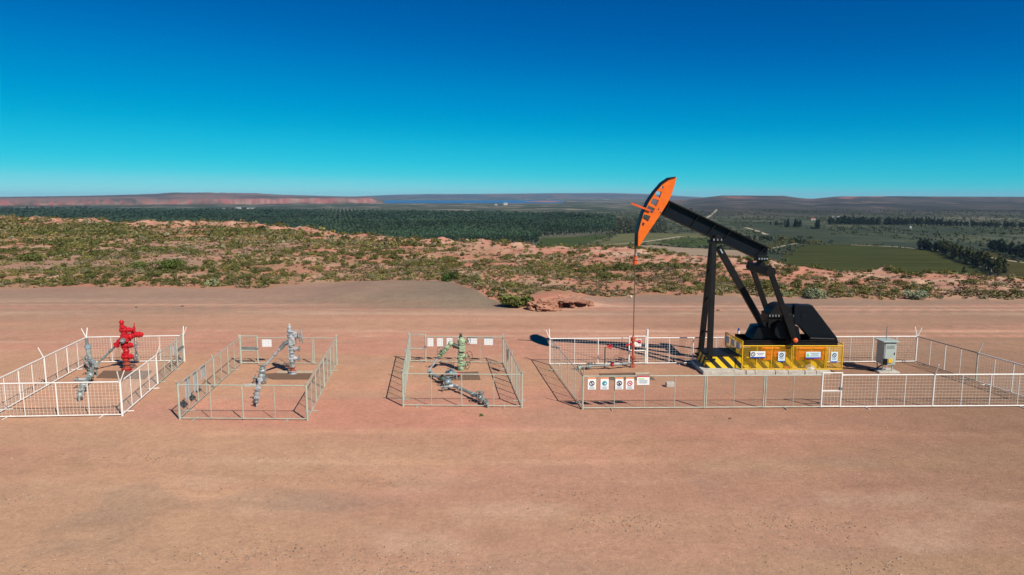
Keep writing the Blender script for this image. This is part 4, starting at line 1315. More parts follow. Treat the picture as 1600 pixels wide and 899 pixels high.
# --- red tree
YR = 36.0
zA = lambda ax, ay, Y=YR: AT(100 + ax * .1557, 495 + ay * .1557, Y)
SC = .1557 * YR / F_PX          # metres per zoom unit
cx = zA(628, 500); c = (cx.x, YR)
W = thing('wellhead', 'bright red wellhead tree standing in the far left fence', 'wellhead', (cx.x, YR, 0))
Z = lambda ay: zA(628, ay).z
mb = MB(); stack(mb, c, .02, Z(520), .20, .27); bolts(mb, c, Z(528), .23); mb.build('casing_head', 'red', W)
mb = MB(); stack(mb, c, Z(520), Z(470), .13, .19); stack(mb, c, Z(470), Z(425), .12, .18); bolts(mb, c, Z(470), .155); bolts(mb, c, Z(500), .15)
mb.build('tubing_spool', 'rustred', W)
mb = MB(); valve(mb, zA(580, 400), zA(712, 400), .155); stack(mb, c, Z(440), Z(362), .12, .17); v = mb.build('gate_valve', 'red', W)
q = MB(); q.cyl(zA(712, 400), zA(728, 400), .03); q.wheel(zA(726, 400), (1, 0, .1), .20); q.build('handwheel', 'galvdark', v)
mb = MB(); mb.ball(zA(625, 345), .155, 14, 8); stack(mb, c, Z(375), Z(315), .11, .15); mb.build('spool', 'red', W)
mb = MB(); valve(mb, zA(575, 287), zA(708, 287), .16); stack(mb, c, Z(325), Z(250), .12, .17); v = mb.build('gate_valve', 'red', W)
q = MB(); q.cyl(zA(708, 287), zA(725, 287), .03); q.wheel(zA(722, 287), (1, 0, .1), .20); q.build('handwheel', 'galvdark', v)
mb = MB(); p0 = zA(618, 213); mb.box((p0.x - .20, YR - .2, p0.z - .21), (p0.x + .20, YR + .2, p0.z + .21))
mb.lathe(p0 + Vector((.18, 0, .05)), (1, 0, .25), [(0, .12), (.1, .12), (.1, .17), (.17, .17), (.17, .11), (.32, .11)], 12); mb.build('flow_cross', 'red', W, bevel=.03)
mb = MB(); mb.cyl(p0 + Vector((-.02, -.2, -.10)), p0 + Vector((-.02, -.30, -.10)), .14, n=16); fl = mb.build('blind_flange', 'galvdark', W)
q = MB(); q.cyl(p0 + Vector((-.02, -.30, -.10)), p0 + Vector((-.02, -.36, -.10)), .06, n=12); q.build('gauge_port', 'bolt', fl)
mb = MB(); valve(mb, zA(672, 180, YR + .1), zA(795, 180, YR + .1), .165); v = mb.build('wing_valve', 'red', W)
q = MB(); q.cyl(zA(705, 62, YR - .1), zA(705, 185, YR - .1), .022); q.build('valve_stem', 'red', v)
mb = MB(); valve(mb, zA(560, 133), zA(696, 133), .15); stack(mb, c, Z(170), Z(100), .11, .16); v = mb.build('swab_valve', 'red', W)
q = MB(); q.cyl(zA(690, 128), zA(706, 128), .03); q.wheel(zA(704, 128), (1, .2, .1), .17, .02); q.build('handwheel', 'red', v)
mb = MB(); mb.lathe((c[0] - .09, c[1], Z(102)), ZV, [(0, .14), (.06, .14), (.07, .09), (.2, .10), (.24, .13), (.30, .12), (.33, .07), (.38, .05)], 14); mb.build('tree_cap', 'red', W)
mb = MB(); a, b2, e = zA(590, 222), zA(556, 245), zA(530, 282)
mb.cyl(a, b2, .13, n=12); mb.ball(b2, .135); mb.cyl(b2, e, .12, n=12); mb.cyl(e, zA(522, 290), .17, n=12); mb.build('elbow', 'red', W)
mb = MB(); mb.cyl(e, zA(345, 462), .055, n=10)
for t in (.33, .72):
    pp = e.lerp(zA(345, 462), t); dv_ = (zA(345, 462) - e).normalized(); mb.cyl(pp - dv_ * .05, pp + dv_ * .05, .085, n=10)
mb.cyl(zA(345, 462), zA(345, 462) + Vector((-.1, -.05, -.25)), .06); mb.build('flow_pipe', 'pipegrey', W)
mb = MB(); kick = zA(705, 330, YR + .3); mb.cyl(zA(705, 190, YR + .3), zA(722, 345, YR + .3), .02); mb.cyl(zA(722, 345, YR + .3), zA(726, 382, YR + .3), .055); mb.build('hanging_hose', 'galvdark', W)


def groundline(name, label, pts, r, m, valves=(), parent_pts=None, wheels=(), extra=None, cat='flow line'):
    root = thing(name, label, cat, (pts[0].x, pts[0].y, 0))
    mb = MB(); mb.path(pts, r, 10)
    for k in range(len(pts) - 1):
        dv = (pts[k + 1] - pts[k]); n = max(1, int(dv.length / .8))
        for j in range(n):
            p = pts[k] + dv * ((j + .5) / n); d_ = dv.normalized(); mb.cyl(p - d_ * .05, p + d_ * .05, r * 1.7, n=10)
    for p in (pts[0], pts[-1]):
        mb.cyl((p.x, p.y, 0), p, r * .5, n=6)
    mb.build('pipe', m, root)
    for (p, rr, hh, mm) in valves:
        mb = MB(); mb.ball(p, rr, 12, 8); mb.cyl(p, p + ZV * hh, rr * .55, rr * .4, n=10); mb.cyl(p + ZV * hh * .45, p + ZV * hh * .6, rr * .9, n=10)
        v = mb.build('valve', mm, root)
        q = MB(); q.wheel(p + ZV * hh, (0, .3, 1), rr * 1.25, .018); q.build('handwheel', 'galvdark', v)
    for (p, ax, R) in wheels:
        mb = MB(); mb.wheel(p, ax, R, .018); mb.cyl(p, p - Vector(ax).normalized() * .25, .03); mb.build('handwheel', 'galvdark', root)
    for (a, b, rr, mm, nm) in (extra or ()):
        mb = MB(); mb.cyl(a, b, rr, n=10); mb.build(nm, mm, root)
    return root


gA = lambda ax, ay, z: G(100 + ax * .1557, 495 + ay * .1557, z)
pts = [gA(325, 490, .55), gA(290, 520, .42), gA(255, 590, .38), gA(200, 690, .36), gA(148, 790, .30)]
e0 = gA(268, 560, .0)
groundline('flow_line', 'grey steel flow line with a tall valve left of the red wellhead', pts, .085, 'pipegrey',
           [(pts[2] + Vector((.05, 0, .02)), .17, .30, 'valvegrey'), (pts[3], .16, .25, 'valvegrey'), (pts[4] + Vector((0, .1, 0)), .15, .22, 'valvegrey')],
           wheels=[(gA(120, 640, .45), (-1, 0, .2), .16), (gA(225, 430, .95), (-1, 0, 0), .22)],
           extra=[(Vector((e0.x, e0.y, .3)), Vector((e0.x - .03, e0.y, 1.30)), .115, 'valvegrey', 'valve_body'), (Vector((e0.x - .03, e0.y, 1.30)), Vector((e0.x - .06, e0.y, 1.50)), .15, 'bluegrey', 'valve_bonnet'),
                  (Vector((e0.x - .06, e0.y, 1.50)), Vector((e0.x - .08, e0.y, 1.85)), .075, 'galvdark', 'valve_stem'), (gA(235, 630, .40), gA(120, 632, .42), .06, 'valvepale', 'side_outlet'),
                  (Vector((e0.x + .0, e0.y, .75)), gA(325, 490, .60), .11, 'valvegrey', 'outlet')])
cellar([(162, 580), (203, 580.5), (238, 580), (226, 593), (150, 591)], 'flat dark brown sheet painted as the shaded cellar pit under the red wellhead')

# --- pale grey tree
YG = 35.2
zB = lambda bx, by, Y=YG: AT(380 + bx * .1557, 500 + by * .1557, Y)
cx = zB(498, 560); c = (cx.x, YG)
W = thing('wellhead', 'pale grey wellhead tree with twin handwheels in the second fence', 'wellhead', (cx.x, YG, 0))
Z = lambda by: zB(498, by).z
mb = MB(); stack(mb, c, .03, Z(510), .17, .22); bolts(mb, c, Z(518), .19); mb.build('casing_head', 'valvepale', W)
mb = MB(); stack(mb, c, Z(512), Z(470), .11, .16); mb.build('adapter_flange', 'rustred', W)
mb = MB(); stack(mb, c, Z(470), Z(415), .09, .15); bolts(mb, c, Z(430), .12); mb.build('tubing_spool', 'valvegrey', W)
for yy_ in (388, 292):
    mb = MB(); valve(mb, zB(458, yy_), zB(552, yy_), .125); stack(mb, c, Z(yy_ + 38), Z(yy_ - 36), .10, .15); bolts(mb, c, Z(yy_ - 36), .125); v = mb.build('gate_valve', 'valvepale', W)
    q = MB(); q.cyl(zB(550, yy_), zB(578, yy_), .022); q.wheel(zB(560, yy_), (1, 0, 0), .15, .014); q.build('handwheel', 'galvdark', v)
mb = MB(); stack(mb, c, Z(352), Z(322), .085, .13); mb.build('spool', 'valvegrey', W)
mb = MB(); p0 = zB(492, 208); mb.box((p0.x - .16, YG - .17, p0.z - .20), (p0.x + .16, YG + .17, p0.z + .17)); stack(mb, c, Z(255), Z(170), .12, .20); mb.build('flow_cross', 'valvepale', W, bevel=.025)
mb = MB(); mb.lathe(p0 + Vector((.14, 0, .22)), (1, 0, 0), [(0, .08), (.06, .08), (.06, .13), (.12, .13), (.12, .09), (.28, .10), (.30, .05), (.42, .03)], 12); v = mb.build('wing_valve', 'valvepale', W)
for dx in (.40, .52):
    q = MB(); q.wheel(p0 + Vector((dx, 0, .30)), (1, .25, 0), .36 if dx < .5 else .33, .017, 5); q.build('handwheel', 'valvegrey', v)
mb = MB(); mb.cyl(p0 + Vector((.5, 0, .25)), p0 + Vector((.55, 0, -.15)), .018); mb.build('valve_stem', 'galvdark', W)
mb = MB(); valve(mb, zB(440, 137), zB(548, 137), .14); stack(mb, c, Z(170), Z(108), .12, .20); mb.build('swab_valve', 'valvepale', W)
mb = MB(); mb.lathe((c[0] - .07, c[1], Z(112)), ZV, [(0, .13), (.05, .13), (.06, .09), (.16, .10), (.20, .12), (.25, .11), (.27, .07)], 14); cp = mb.build('tree_cap', 'valvepale', W)
q = MB(); q.lathe((c[0] - .07, c[1], Z(112) + .27), ZV, [(0, .06), (.08, .07), (.12, .03)], 10); q.build('cap_plug', 'coverpale', cp)
mb = MB(); a, b2, e = zB(462, 220), zB(420, 236), zB(375, 285); mb.cyl(a, b2, .12, n=12); mb.ball(b2, .125); mb.cyl(b2, e, .11, n=12); mb.build('elbow', 'galvdark', W)
mb = MB(); f_ = zB(200, 482); mb.cyl(e, f_, .055, n=10); dv_ = (f_ - e).normalized()
for t in (.05, .3):
    mb.cyl(e.lerp(f_, t) - dv_ * .06, e.lerp(f_, t) + dv_ * .06, .10, n=10)
mb.build('flow_pipe', 'valvepale', W)
gB = lambda bx, by, z: G(380 + bx * .1557, 500 + by * .1557, z)
pts = [gB(195, 505, .62), gB(180, 560, .42), gB(160, 640, .35), gB(140, 740, .30), gB(134, 820, .26)]
groundline('flow_line', 'pale grey flow line with stacked valves left of the pale wellhead', pts, .075, 'valvepale',
           [(pts[0] + Vector((0, 0, -.05)), .17, .30, 'valvegrey'), (pts[1], .15, .20, 'valvegrey'), (pts[3], .13, .18, 'valvepale'), (pts[4], .10, .12, 'galvdark')],
           wheels=[(gB(115, 580, .35), (-1, -.2, .3), .15), (gB(225, 590, .3), (1, -.3, .2), .14)],
           extra=[(Vector((pts[0].x, pts[0].y, 0)), pts[0] + ZV * .25, .11, 'valvegrey', 'valve_body')])
cellar([(434, 583.5), (488, 583), (482, 593.5), (427, 593.5), (413, 589.5), (414, 585)], 'flat dark brown sheet painted as the shaded cellar pit under the pale grey wellhead', [(434, 581.5), (489, 581.5)])
mb = MB(); a, b2 = G(382, 602.5, .06), G(401, 602, .06); mb.bar(a, b2, .25, .12); o = mb.build('concrete_beam', 'concrete', None, loc=a, bevel=.02); tag(o, 'short pale concrete beam lying behind the front rail of the second fence', 'beam')

# --- green tree
YC = 36.0
zC = lambda qx, qy, Y=YC: AT(660 + qx * .139, 515 + qy * .139, Y)
cx = zC(435, 460); c = (cx.x, YC)
W = thing('wellhead', 'pale green wellhead tree with large handwheels in the third fence', 'wellhead', (cx.x, YC, 0))
Z = lambda qy: zC(435, qy).z
mb = MB(); stack(mb, c, .03, Z(430), .13, .19); bolts(mb, c, Z(440), .16); mb.build('casing_head', 'green', W)
for yy_, R, xw in ((392, .20, 510), (300, .30, 522)):
    mb = MB(); p0 = zC(445, yy_); valve(mb, zC(398, yy_), zC(500, yy_), .145); stack(mb, c, Z(yy_ + 38), Z(yy_ - 34), .11, .18); bolts(mb, c, Z(yy_ - 34), .15); v = mb.build('gate_valve', 'green', W)
    q = MB(); q.cyl(zC(495, yy_), zC(xw, yy_), .022); q.wheel(zC(xw, yy_ + 8), (1, -.75, 0), R, .013, 4); q.build('handwheel', 'darkgreen', v)
mb = MB(); stack(mb, c, Z(268), Z(240), .10, .16); mb.build('spool', 'darkgreen', W)
mb = MB(); p0 = zC(447, 212); mb.box((p0.x - .16, YC - .18, p0.z - .17), (p0.x + .17, YC + .18, p0.z + .17)); mb.build('flow_cross', 'green', W, bevel=.03)
mb = MB(); p0 = zC(450, 132); mb.lathe((c[0] + .03, YC, Z(170)), ZV, [(0, .17), (.08, .17), (.09, .20), (.26, .21), (.30, .15), (.34, .12), (.42, .12)], 16); valve(mb, zC(400, 130), zC(500, 130), .12); v = mb.build('swab_valve', 'green', W)
q = MB(); q.cyl(zC(495, 130), zC(515, 130), .022); q.wheel(zC(515, 130), (1, -.6, 0), .20, .013, 4); q.build('handwheel', 'darkgreen', v)
mb = MB(); mb.lathe((c[0], c[1], Z(90)), ZV, [(0, .10), (.06, .10), (.07, .06), (.14, .07), (.17, .09), (.22, .06)], 12); mb.build('tree_cap', 'darkgreen', W)
mb = MB(); a, b2, e = zC(420, 205), zC(365, 182), zC(318, 160); mb.cyl(a, b2, .115, n=12); mb.cyl(b2, e, .10, n=12); mb.cyl(b2, zC(350, 178), .15, n=12); mb.build('wing_outlet', 'darkgreen', W)
mb = MB(); mb.ball(e, .15); f_ = zC(190, 300); mb.cyl(e, f_, .10, n=12); dv_ = (f_ - e).normalized()
for t in (.3, .5, .75, .98):
    mb.cyl(e.lerp(f_, t) - dv_ * .05, e.lerp(f_, t) + dv_ * .05, .155, n=12)
mb.ball(e.lerp(f_, .62), .15); v = mb.build('choke_valve', 'green', W)
q = MB(); q.wheel(zC(205, 238, YC - .25), (-.3, -1, .2), .21, .012, 4); q.cyl(zC(205, 238, YC - .25), e.lerp(f_, .62), .02); q.build('handwheel', 'darkgreen', v)
mb = MB(); g_ = zC(68, 466); mb.cyl(f_, g_, .06, n=10); mb.build('flow_pipe', 'valvepale', W)
gC = lambda qx, qy, z: G(660 + qx * .139, 515 + qy * .139, z)
pts = [g_, gC(130, 515, .22), gC(265, 575, .24), gC(345, 630, .24), gC(500, 695, .24), gC(640, 765, .24), gC(735, 835, .20)]
groundline('flow_line', 'long grey flow line running diagonally across the third fenced well', pts, .075, 'pipegrey',
           [(gC(225, 555, .26), .17, .24, 'darkgreen'), (gC(285, 590, .28), .18, .26, 'bluegrey'), (gC(645, 765, .26), .15, .26, 'pipegrey')],
           wheels=[(gC(235, 650, .22), (-1, -.6, .3), .16), (gC(650, 720, .5), (.2, -.4, 1), .18), (gC(720, 815, .2), (1, -.4, .5), .16)],
           extra=[(gC(300, 640, .22), gC(400, 632, .24), .085, 'valvepale', 'tee'), (gC(210, 650, .2), gC(320, 640, .22), .07, 'galvdark', 'side_outlet')])
pts = [gC(270, 478, .30), gC(320, 490, .30), gC(385, 498, .30)]
groundline('flow_line', 'short blue green manifold pipe at the foot of the green wellhead', pts, .075, 'bluegrey', [(pts[1], .15, .22, 'bluegrey')],
           extra=[(gC(388, 505, .2), gC(425, 505, .2), .10, 'red', 'red_cap')])
cellar([(695, 583), (747, 581.5), (751, 594), (700, 595)], 'flat dark brown sheet painted as the shaded cellar pit under the green wellhead')
# ------------------------------------------------------------------ pumpjack
YP = 36.6
PJ = thing('pumpjack', 'black oil pumpjack with an orange horsehead standing on a concrete base', 'pumpjack', (AT(1150, 580, YP).x, YP, 0))


def XZ(px, py, Y=YP):
    p = AT(px, py, Y); return (p.x, p.z)


def T(px, py, Y=YP):
    return AT(px, py, Y)


# horsehead plate with windows: curve with holes -> mesh
arc = [(1054, 277), (1045, 279.5), (1034, 287), (1022, 301), (1012, 316), (1004, 333), (999, 349), (995.5, 364), (995, 384)]
inner = [(998, 384), (1008, 368), (1019, 352), (1031, 334), (1041, 318), (1047, 306), (1052, 291), (1055.5, 279)]
wins = [[(1022.0, 308.5), (1024.5, 301.5), (1032, 302), (1029.5, 307.5)], [(1024.5, 300), (1026, 297), (1031, 298), (1030.5, 301)],
        [(1016.5, 313), (1019.0, 311), (1027.5, 313), (1024, 321.5), (1021.5, 319)], [(1009.5, 325), (1012, 322), (1020.5, 325.5), (1017.5, 332.5), (1011.5, 329)],
        [(1003.0, 340), (1005.0, 336), (1014, 337.5), (1011, 344.5), (1007.5, 343)], [(1002, 349), (1002.5, 348), (1005.5, 349), (1005, 352.5), (1003.8, 351)]]
wins = [[(1023.2, 305.8), (1025.3, 299.2), (1031.6, 301), (1029.2, 308.5)], [(1030.8, 293.5), (1033.2, 290.6), (1035.6, 292.8), (1032.6, 296.2)],
        [(1016.2, 316.6), (1019.2, 311.4), (1027, 313.4), (1023.2, 322)], [(1009.6, 327), (1012.2, 322.2), (1020.8, 326), (1017.2, 332.8)],
        [(1003.6, 341), (1005.8, 335.8), (1014.2, 338), (1010.8, 345.5)], [(1001.4, 351.6), (1002.4, 347.6), (1006.2, 348.6), (1003.8, 354)]]
def grow(w_, k):
    mx = sum(p[0] for p in w_) / len(w_) + .5; my = sum(p[1] for p in w_) / len(w_) + .2
    return [(mx + (p[0] - mx) * k, my + (p[1] - my) * k) for p in w_]


wins = [grow(w_, 1.22 if i_ not in (1, 5) else 1.0) for i_, w_ in enumerate(wins)]
cv = bpy.data.curves.new('horsehead', 'CURVE'); cv.dimensions = '2D'; cv.fill_mode = 'BOTH'; cv.extrude = .16
for poly in [arc + inner] + wins:
    sp = cv.splines.new('POLY'); sp.points.add(len(poly) - 1); sp.use_cyclic_u = True
    for k, (a, b_) in enumerate(poly):
        x, z = XZ(a, b_); sp.points[k].co = (x, z, 0, 1)
tmp = bpy.data.objects.new('tmp_head', cv); COL.objects.link(tmp)
dg = bpy.context.evaluated_depsgraph_get(); dg.update()
hm = bpy.data.meshes.new_from_object(tmp.evaluated_get(dg))
bpy.data.objects.remove(tmp)
for v in hm.vertices:
    x, z, e = v.co; v.co = (x - ORG[PJ.name].x, -e - .10, z)
import bmesh as _bm
b_ = _bm.new(); b_.from_mesh(hm); _bm.ops.recalc_face_normals(b_, faces=b_.faces); b_.to_mesh(hm); b_.free()
hm.materials.clear(); hm.materials.append(M['orange'])
head = link('horsehead', hm, PJ); ORG[head.name] = ORG[PJ.name]
# curved cable face
mb = MB(); aw = [XZ(*p) for p in arc]
n = len(aw)
o_in, o_out = [], []
for k, (x, z) in enumerate(aw):
    a, b2 = aw[max(0, k - 1)], aw[min(n - 1, k + 1)]
    tx, tz = b2[0] - a[0], b2[1] - a[1]; L = math.hypot(tx, tz); nx, nz = tz / L, -tx / L
    if nx > 0 and k > 0: nx, nz = -nx, -nz
    if k == 0: nx, nz = -.15, .3
    o_in.append((x, z)); o_out.append((x + nx * .07, z + nz * .07))
for k in range(n - 1):
    y0_, y1_ = YP - .34, YP + .34
    mb.prism([o_in[k], o_in[k + 1], o_out[k + 1], o_out[k]], y0_, y1_)
mb.build('cable_track', 'blackpaint', head, bevel=0)
mb = MB(); mb.bar(T(986, 318, YP - .3), T(1016, 329.5, YP - .3), .10, .10); mb.bar(T(986, 318, YP - .3), T(986, 318, YP + .35), .1, .1) if False else None
mb.build('latch_bar', 'redorange', head)
mb = MB()
for k, (x, y) in enumerate(((1030, 326), (1033, 331))):
    p = T(x, y, YP - .27); mb.cyl(p, p + Vector((0, -.04, 0)), .035, n=8)
mb.build('bolt', 'galvdark', head)
# bridle + carrier + rod
xb, zb = o_out[-1]
zc1, zc0 = T(991, 398).z, T(991, 413.5).z
mb = MB()
for dy in (-.16, .16):
    mb.cyl((xb, YP + dy, zb + .5), (xb, YP + dy, zc1 - .1), .022, n=6)
    pr = o_out[3:]
mb.build('bridle_cable', 'cable', PJ)
mb = MB(); mb.box((xb - .085, YP - .24, zc0), (xb + .085, YP + .24, zc0 + .2)); mb.box((xb - .06, YP - .16, zc0 + .2), (xb + .06, YP + .16, zc1)); cb = mb.build('carrier_bar', 'redorange', PJ, bevel=.02)
q = MB(); q.cyl((xb, YP - .3, zc1 - .05), (xb, YP - .3, zc1 + .1), .04); q.cyl((xb + .06, YP - .2, zc0 + .3), (xb + .06, YP - .27, zc0 + .3), .03); q.build('clamp', 'bolt', cb)
mb = MB(); mb.cyl((xb, YP, zc0 + .1), (xb, YP, 1.1), .026, n=8); mb.build('polished_rod', 'rod', PJ)
# walking beam (I section)
tl, tr_, br_, bl_ = T(1043, 315), T(1199.4, 388.5), T(1184, 404), T(1032, 334)
tr2 = T(1198.5, 398)
u_b = (tr_ - tl).normalized(); n_b = Vector((u_b.z, 0, -u_b.x)); n_b = -n_b if n_b.z < 0 else n_b
mb = MB(); mb.prism([(tl.x, tl.z), (tr_.x, tr_.z), (tr2.x, tr2.z), (br_.x, br_.z), (bl_.x, bl_.z)][::-1], YP - .05, YP + .05); wb = mb.build('walking_beam', 'blueblack', PJ)
mb = MB(); mb.bar(tl + n_b * .03, tr_ + n_b * .03, .50, .07); mb.build('top_flange', 'blackpaint', wb)
mb = MB(); mb.bar(bl_ - n_b * .03, br_ - n_b * .03, .50, .06); mb.build('bottom_flange', 'blackpaint', wb)
for t in (.02, .30, .47, .62, .97):
    mb = MB(); a = tl.lerp(tr_, t); e_ = bl_.lerp(br_, t * (1.0 if t < .9 else .99)); mb.bar(a, e_, .44, .035)
    mb.build('stiffener', 'blackpaint', wb)
mb = MB(); a = tl.lerp(tr_, .22); mb.torus(a + n_b * .12, (0, 1, 0), .07, .018); mb.build('lifting_eye', 'blackpaint', wb)
# saddle bearing
sb = T(1118, 374)
mb = MB(); mb.box((sb.x - .32, YP - .42, sb.z - .22), (sb.x + .32, YP + .42, sb.z - .06)); mb.cyl((sb.x, YP - .46, sb.z + .06), (sb.x, YP + .46, sb.z + .06), .19, n=14); sdl = mb.build('saddle_bearing', 'blackpaint', PJ, bevel=.02)
q = MB()
for k in range(3):
    q.cyl((sb.x - .22 + k * .2, YP - .44, sb.z - .05), (sb.x - .22 + k * .2, YP - .44, sb.z + .05), .035, n=8)
q.build('bolt', 'bolt', sdl)
# samson post
legs = ((T(1108.5, 560, 35.72), T(1115, 381, 36.32)), (T(1094.5, 553, 37.25), T(1112.5, 381, 36.9)))
for a, b2 in legs:
    mb = MB(); mb.bar(a, b2, .27, .27)
    u = (b2 - a).normalized()
    lg = mb.build('samson_leg', 'blackpaint', PJ, bevel=.015)
    q = MB(); q.box((a.x - .26, a.y - .24, a.z - .06), (a.x + .26, a.y + .24, a.z + .02)); q.build('foot_plate', 'blackpaint', lg)
mb = MB()
for t in (.22, .52, .78):
    mb.cyl(legs[0][0].lerp(legs[0][1], t), legs[1][0].lerp(legs[1][1], t), .05, n=8)
mb.build('cross_tie', 'blackpaint', PJ)
mb = MB()
for k in range(22):
    t = .03 + k * .042
    a = legs[1][0].lerp(legs[1][1], t) + Vector((-.17, -.1, 0)); mb.cyl(a, a + Vector((-.0, -.32, 0)), .011, n=5)
mb.build('ladder_rung', 'galvdark', PJ) if False else None
ba, bb = T(1122, 386), T(1196, 516, 36.3)
mb = MB(); mb.bar(ba, bb, .30, .33); br = mb.build('back_brace', 'blackpaint', PJ, bevel=.015)
q = MB()
for k in range(4):
    p = ba.lerp(bb, .03 + .012 * k) + Vector((0, -.17, 0)); q.cyl(p, p + Vector((0, -.04, 0)), .04, n=8)
q.build('bolt', 'bolt', br)
# equalizer + pitman arms
eb = T(1189, 402)
mb = MB(); mb.box((eb.x - .30, YP - .30, eb.z - .20), (eb.x + .30, YP + .30, eb.z + .10)); mb.cyl((eb.x, YP, eb.z - .15), (eb.x, YP, T(1188, 418).z), .16, .13, n=12); mb.cyl((eb.x, YP - .33, eb.z - .38), (eb.x, YP + .33, eb.z - .38), .16, n=12)
eqb = mb.build('equalizer_bearing', 'blackpaint', PJ, bevel=.02)
q = MB()
for k in range(4):
    q.cyl((eb.x - .21 + k * .14, YP - .32, eb.z - .10), (eb.x - .21 + k * .14, YP - .32, eb.z - .02), .04, n=8)
q.cyl((eb.x - .2, YP - .36, eb.z - .72), (eb.x - .2, YP - .36, eb.z - .60), .04); q.cyl((eb.x + .2, YP - .36, eb.z - .72), (eb.x + .2, YP - .36, eb.z - .60), .04)
q.build('bolt', 'bolt', eqb)
YN, YF = 35.15, 37.95
en, ef = T(1206, 424, YN), T(1171, 417.5, YF)
ex = (en.x + ef.x) / 2; ez = (en.z + ef.z) / 2
mb = MB(); mb.box((ex - .22, YN - .1, ez - .20), (ex + .22, YF + .1, ez + .22)); mb.build('equalizer_beam', 'blackpaint', PJ, bevel=.03)
pn, pf = T(1240.5, 531, YN), T(1199, 505, YF)
for Yp, s in ((YN, -1), (YF, 1)):
    top = Vector((ex, Yp, ez)); bot = Vector((pn.x, Yp, pn.z))
    mb = MB(); mb.bar(top + Vector((-.10, 0, .32)), bot, .20, .27); pt = mb.build('pitman_arm', 'blackpaint', PJ, bevel=.015)
    q = MB(); q.cyl(top + Vector((0, -.16, 0)), top + Vector((0, .16, 0)), .25, n=14); q.build('pitman_pin', 'blackpaint', pt)
    q = MB(); q.cyl(bot + Vector((0, -.16, 0)), bot + Vector((0, .16, 0)), .20, n=14); wp = q.build('wrist_pin', 'blackpaint', pt)
    if s < 0:
        q = MB(); q.lathe(bot + Vector((0, -.16, 0)), (0, -1, 0), [(0, .13), (.06, .13), (.09, .10), (.12, .05)], 12); q.build('pin_cap', 'redorange', pt)
# base: skid, raised frame, platform, gearbox
XS0, XS1 = T(1103, 570, 35.6).x, T(1292, 570, 35.6).x
mb = MB(); mb.box((XS0, 35.60, .22), (XS1, 35.66, .86)); mb.box((XS0, 35.66, .22), (XS0 + .06, 37.45, .86)); hz_ = mb.build('striped_skirt', 'hazard', PJ, smooth=False)
mb = MB(); mb.box((XS0 + .08, 35.68, .22), (XS1, 37.45, .84)); mb.box((XS0 - .03, 35.57, .86), (XS1 + .03, 37.48, .92)); sk = mb.build('skid', 'blackpaint', PJ, bevel=.01)
zo0, zo1 = .68, T(1200, 541.5, 35.8).z
for a, b2 in ((1188, 1226), (1241, 1290)):
    mb = MB(); x0_, x1_ = T(a, 550, 35.75).x, T(b2, 550, 35.75).x
    mb.box((x0_, 35.50, zo0), (x1_, 37.3, zo1))
    rb = mb.build('raised_base', 'orange', PJ, bevel=.02)
    q = MB()
    for k in range(3):
        xx_ = x0_ + (x1_ - x0_) * (.08 + .42 * k); q.box((xx_ - .03, 35.46, zo0), (xx_ + .03, 35.50, zo1))
    q.box((x0_, 35.47, (zo0 + zo1) / 2 - .03), (x1_, 35.495, (zo0 + zo1) / 2 + .03)); q.build('rib', 'redorange', rb)
zp0, zp1 = zo1, T(1164, 532, 35.7).z
mb = MB(); mb.box((T(1164, 540, 35.7).x, 35.70, zp0), (T(1309, 540, 35.7).x, 37.4, zp1)); mb.box((T(1164, 540, 35.7).x, 35.66, zp1 - .04), (T(1309, 540, 35.7).x, 37.44, zp1)); pl = mb.build('deck', 'blackpaint', PJ, bevel=.01)
mb = MB(); poly = [XZ(1174, 532, 36.0), XZ(1184, 512, 36.0), XZ(1200, 511, 36.0), XZ(1248, 511, 36.0), XZ(1252, 532, 36.0)]; mb.prism(poly[::-1], 36.0, 37.2); mb.build('pedestal', 'blueblack', PJ, bevel=.02)
gx, gz = XZ(1219, 493, 36.3)
mb = MB(); mb.box((XZ(1200.5, 500, 36.05)[0], 36.05, XZ(1200, 512, 36.05)[1]), (XZ(1243, 500, 36.05)[0], 37.15, gz + .12))
mb.cyl((gx, 36.08, gz), (gx, 37.12, gz), .64, n=28); mb.box((XZ(1226, 500, 36.05)[0], 36.12, gz), (XZ(1258, 500, 36.05)[0], 37.05, XZ(1240, 478.5, 36.1)[1]))
gb = mb.build('gearbox', 'blackpaint', PJ, bevel=.02)
q = MB()
for k in range(9):
    xx_ = XZ(1202, 500, 36.05)[0] + k * .16
    q.cyl((xx_, 36.0, gz - .02), (xx_, 36.0, gz + .08), .028, n=6)
q.build('bolt', 'bolt', gb)
q = MB(); q.box((XZ(1200, 500, 36.05)[0] - .05, 35.97, gz - .06), (XZ(1246, 500, 36.05)[0], 36.05, gz - .02)); q.build('casing_flange', 'blackpaint', gb)
for Yp, s in ((35.55, -1), (37.6, 1)):
    cz, cxx = gz - .05, gx + .1
    mb = MB()
    d_ = Vector((pn.x - cxx, 0, pn.z - cz)); d_.normalize(); nn_ = Vector((d_.z, 0, -d_.x))
    a, e_ = Vector((cxx, Yp, cz)) - d_ * .25, Vector((pn.x, Yp, pn.z)) + d_ * .12
    mb.obox((a + e_) / 2, nn_, (0, 1, 0), d_, .26, .11, (e_ - a).length / 2); mb.cyl((cxx, Yp - .16, cz), (cxx, Yp + .16, cz), .27, n=16); ck = mb.build('crank', 'blackpaint', PJ, bevel=.02)
    q = MB(); q.cyl((cxx - .22, Yp - .13, cz - .62), (cxx - .22, Yp + .13, cz - .62), .46, n=20); q.build('counterweight', 'blueblack', ck)
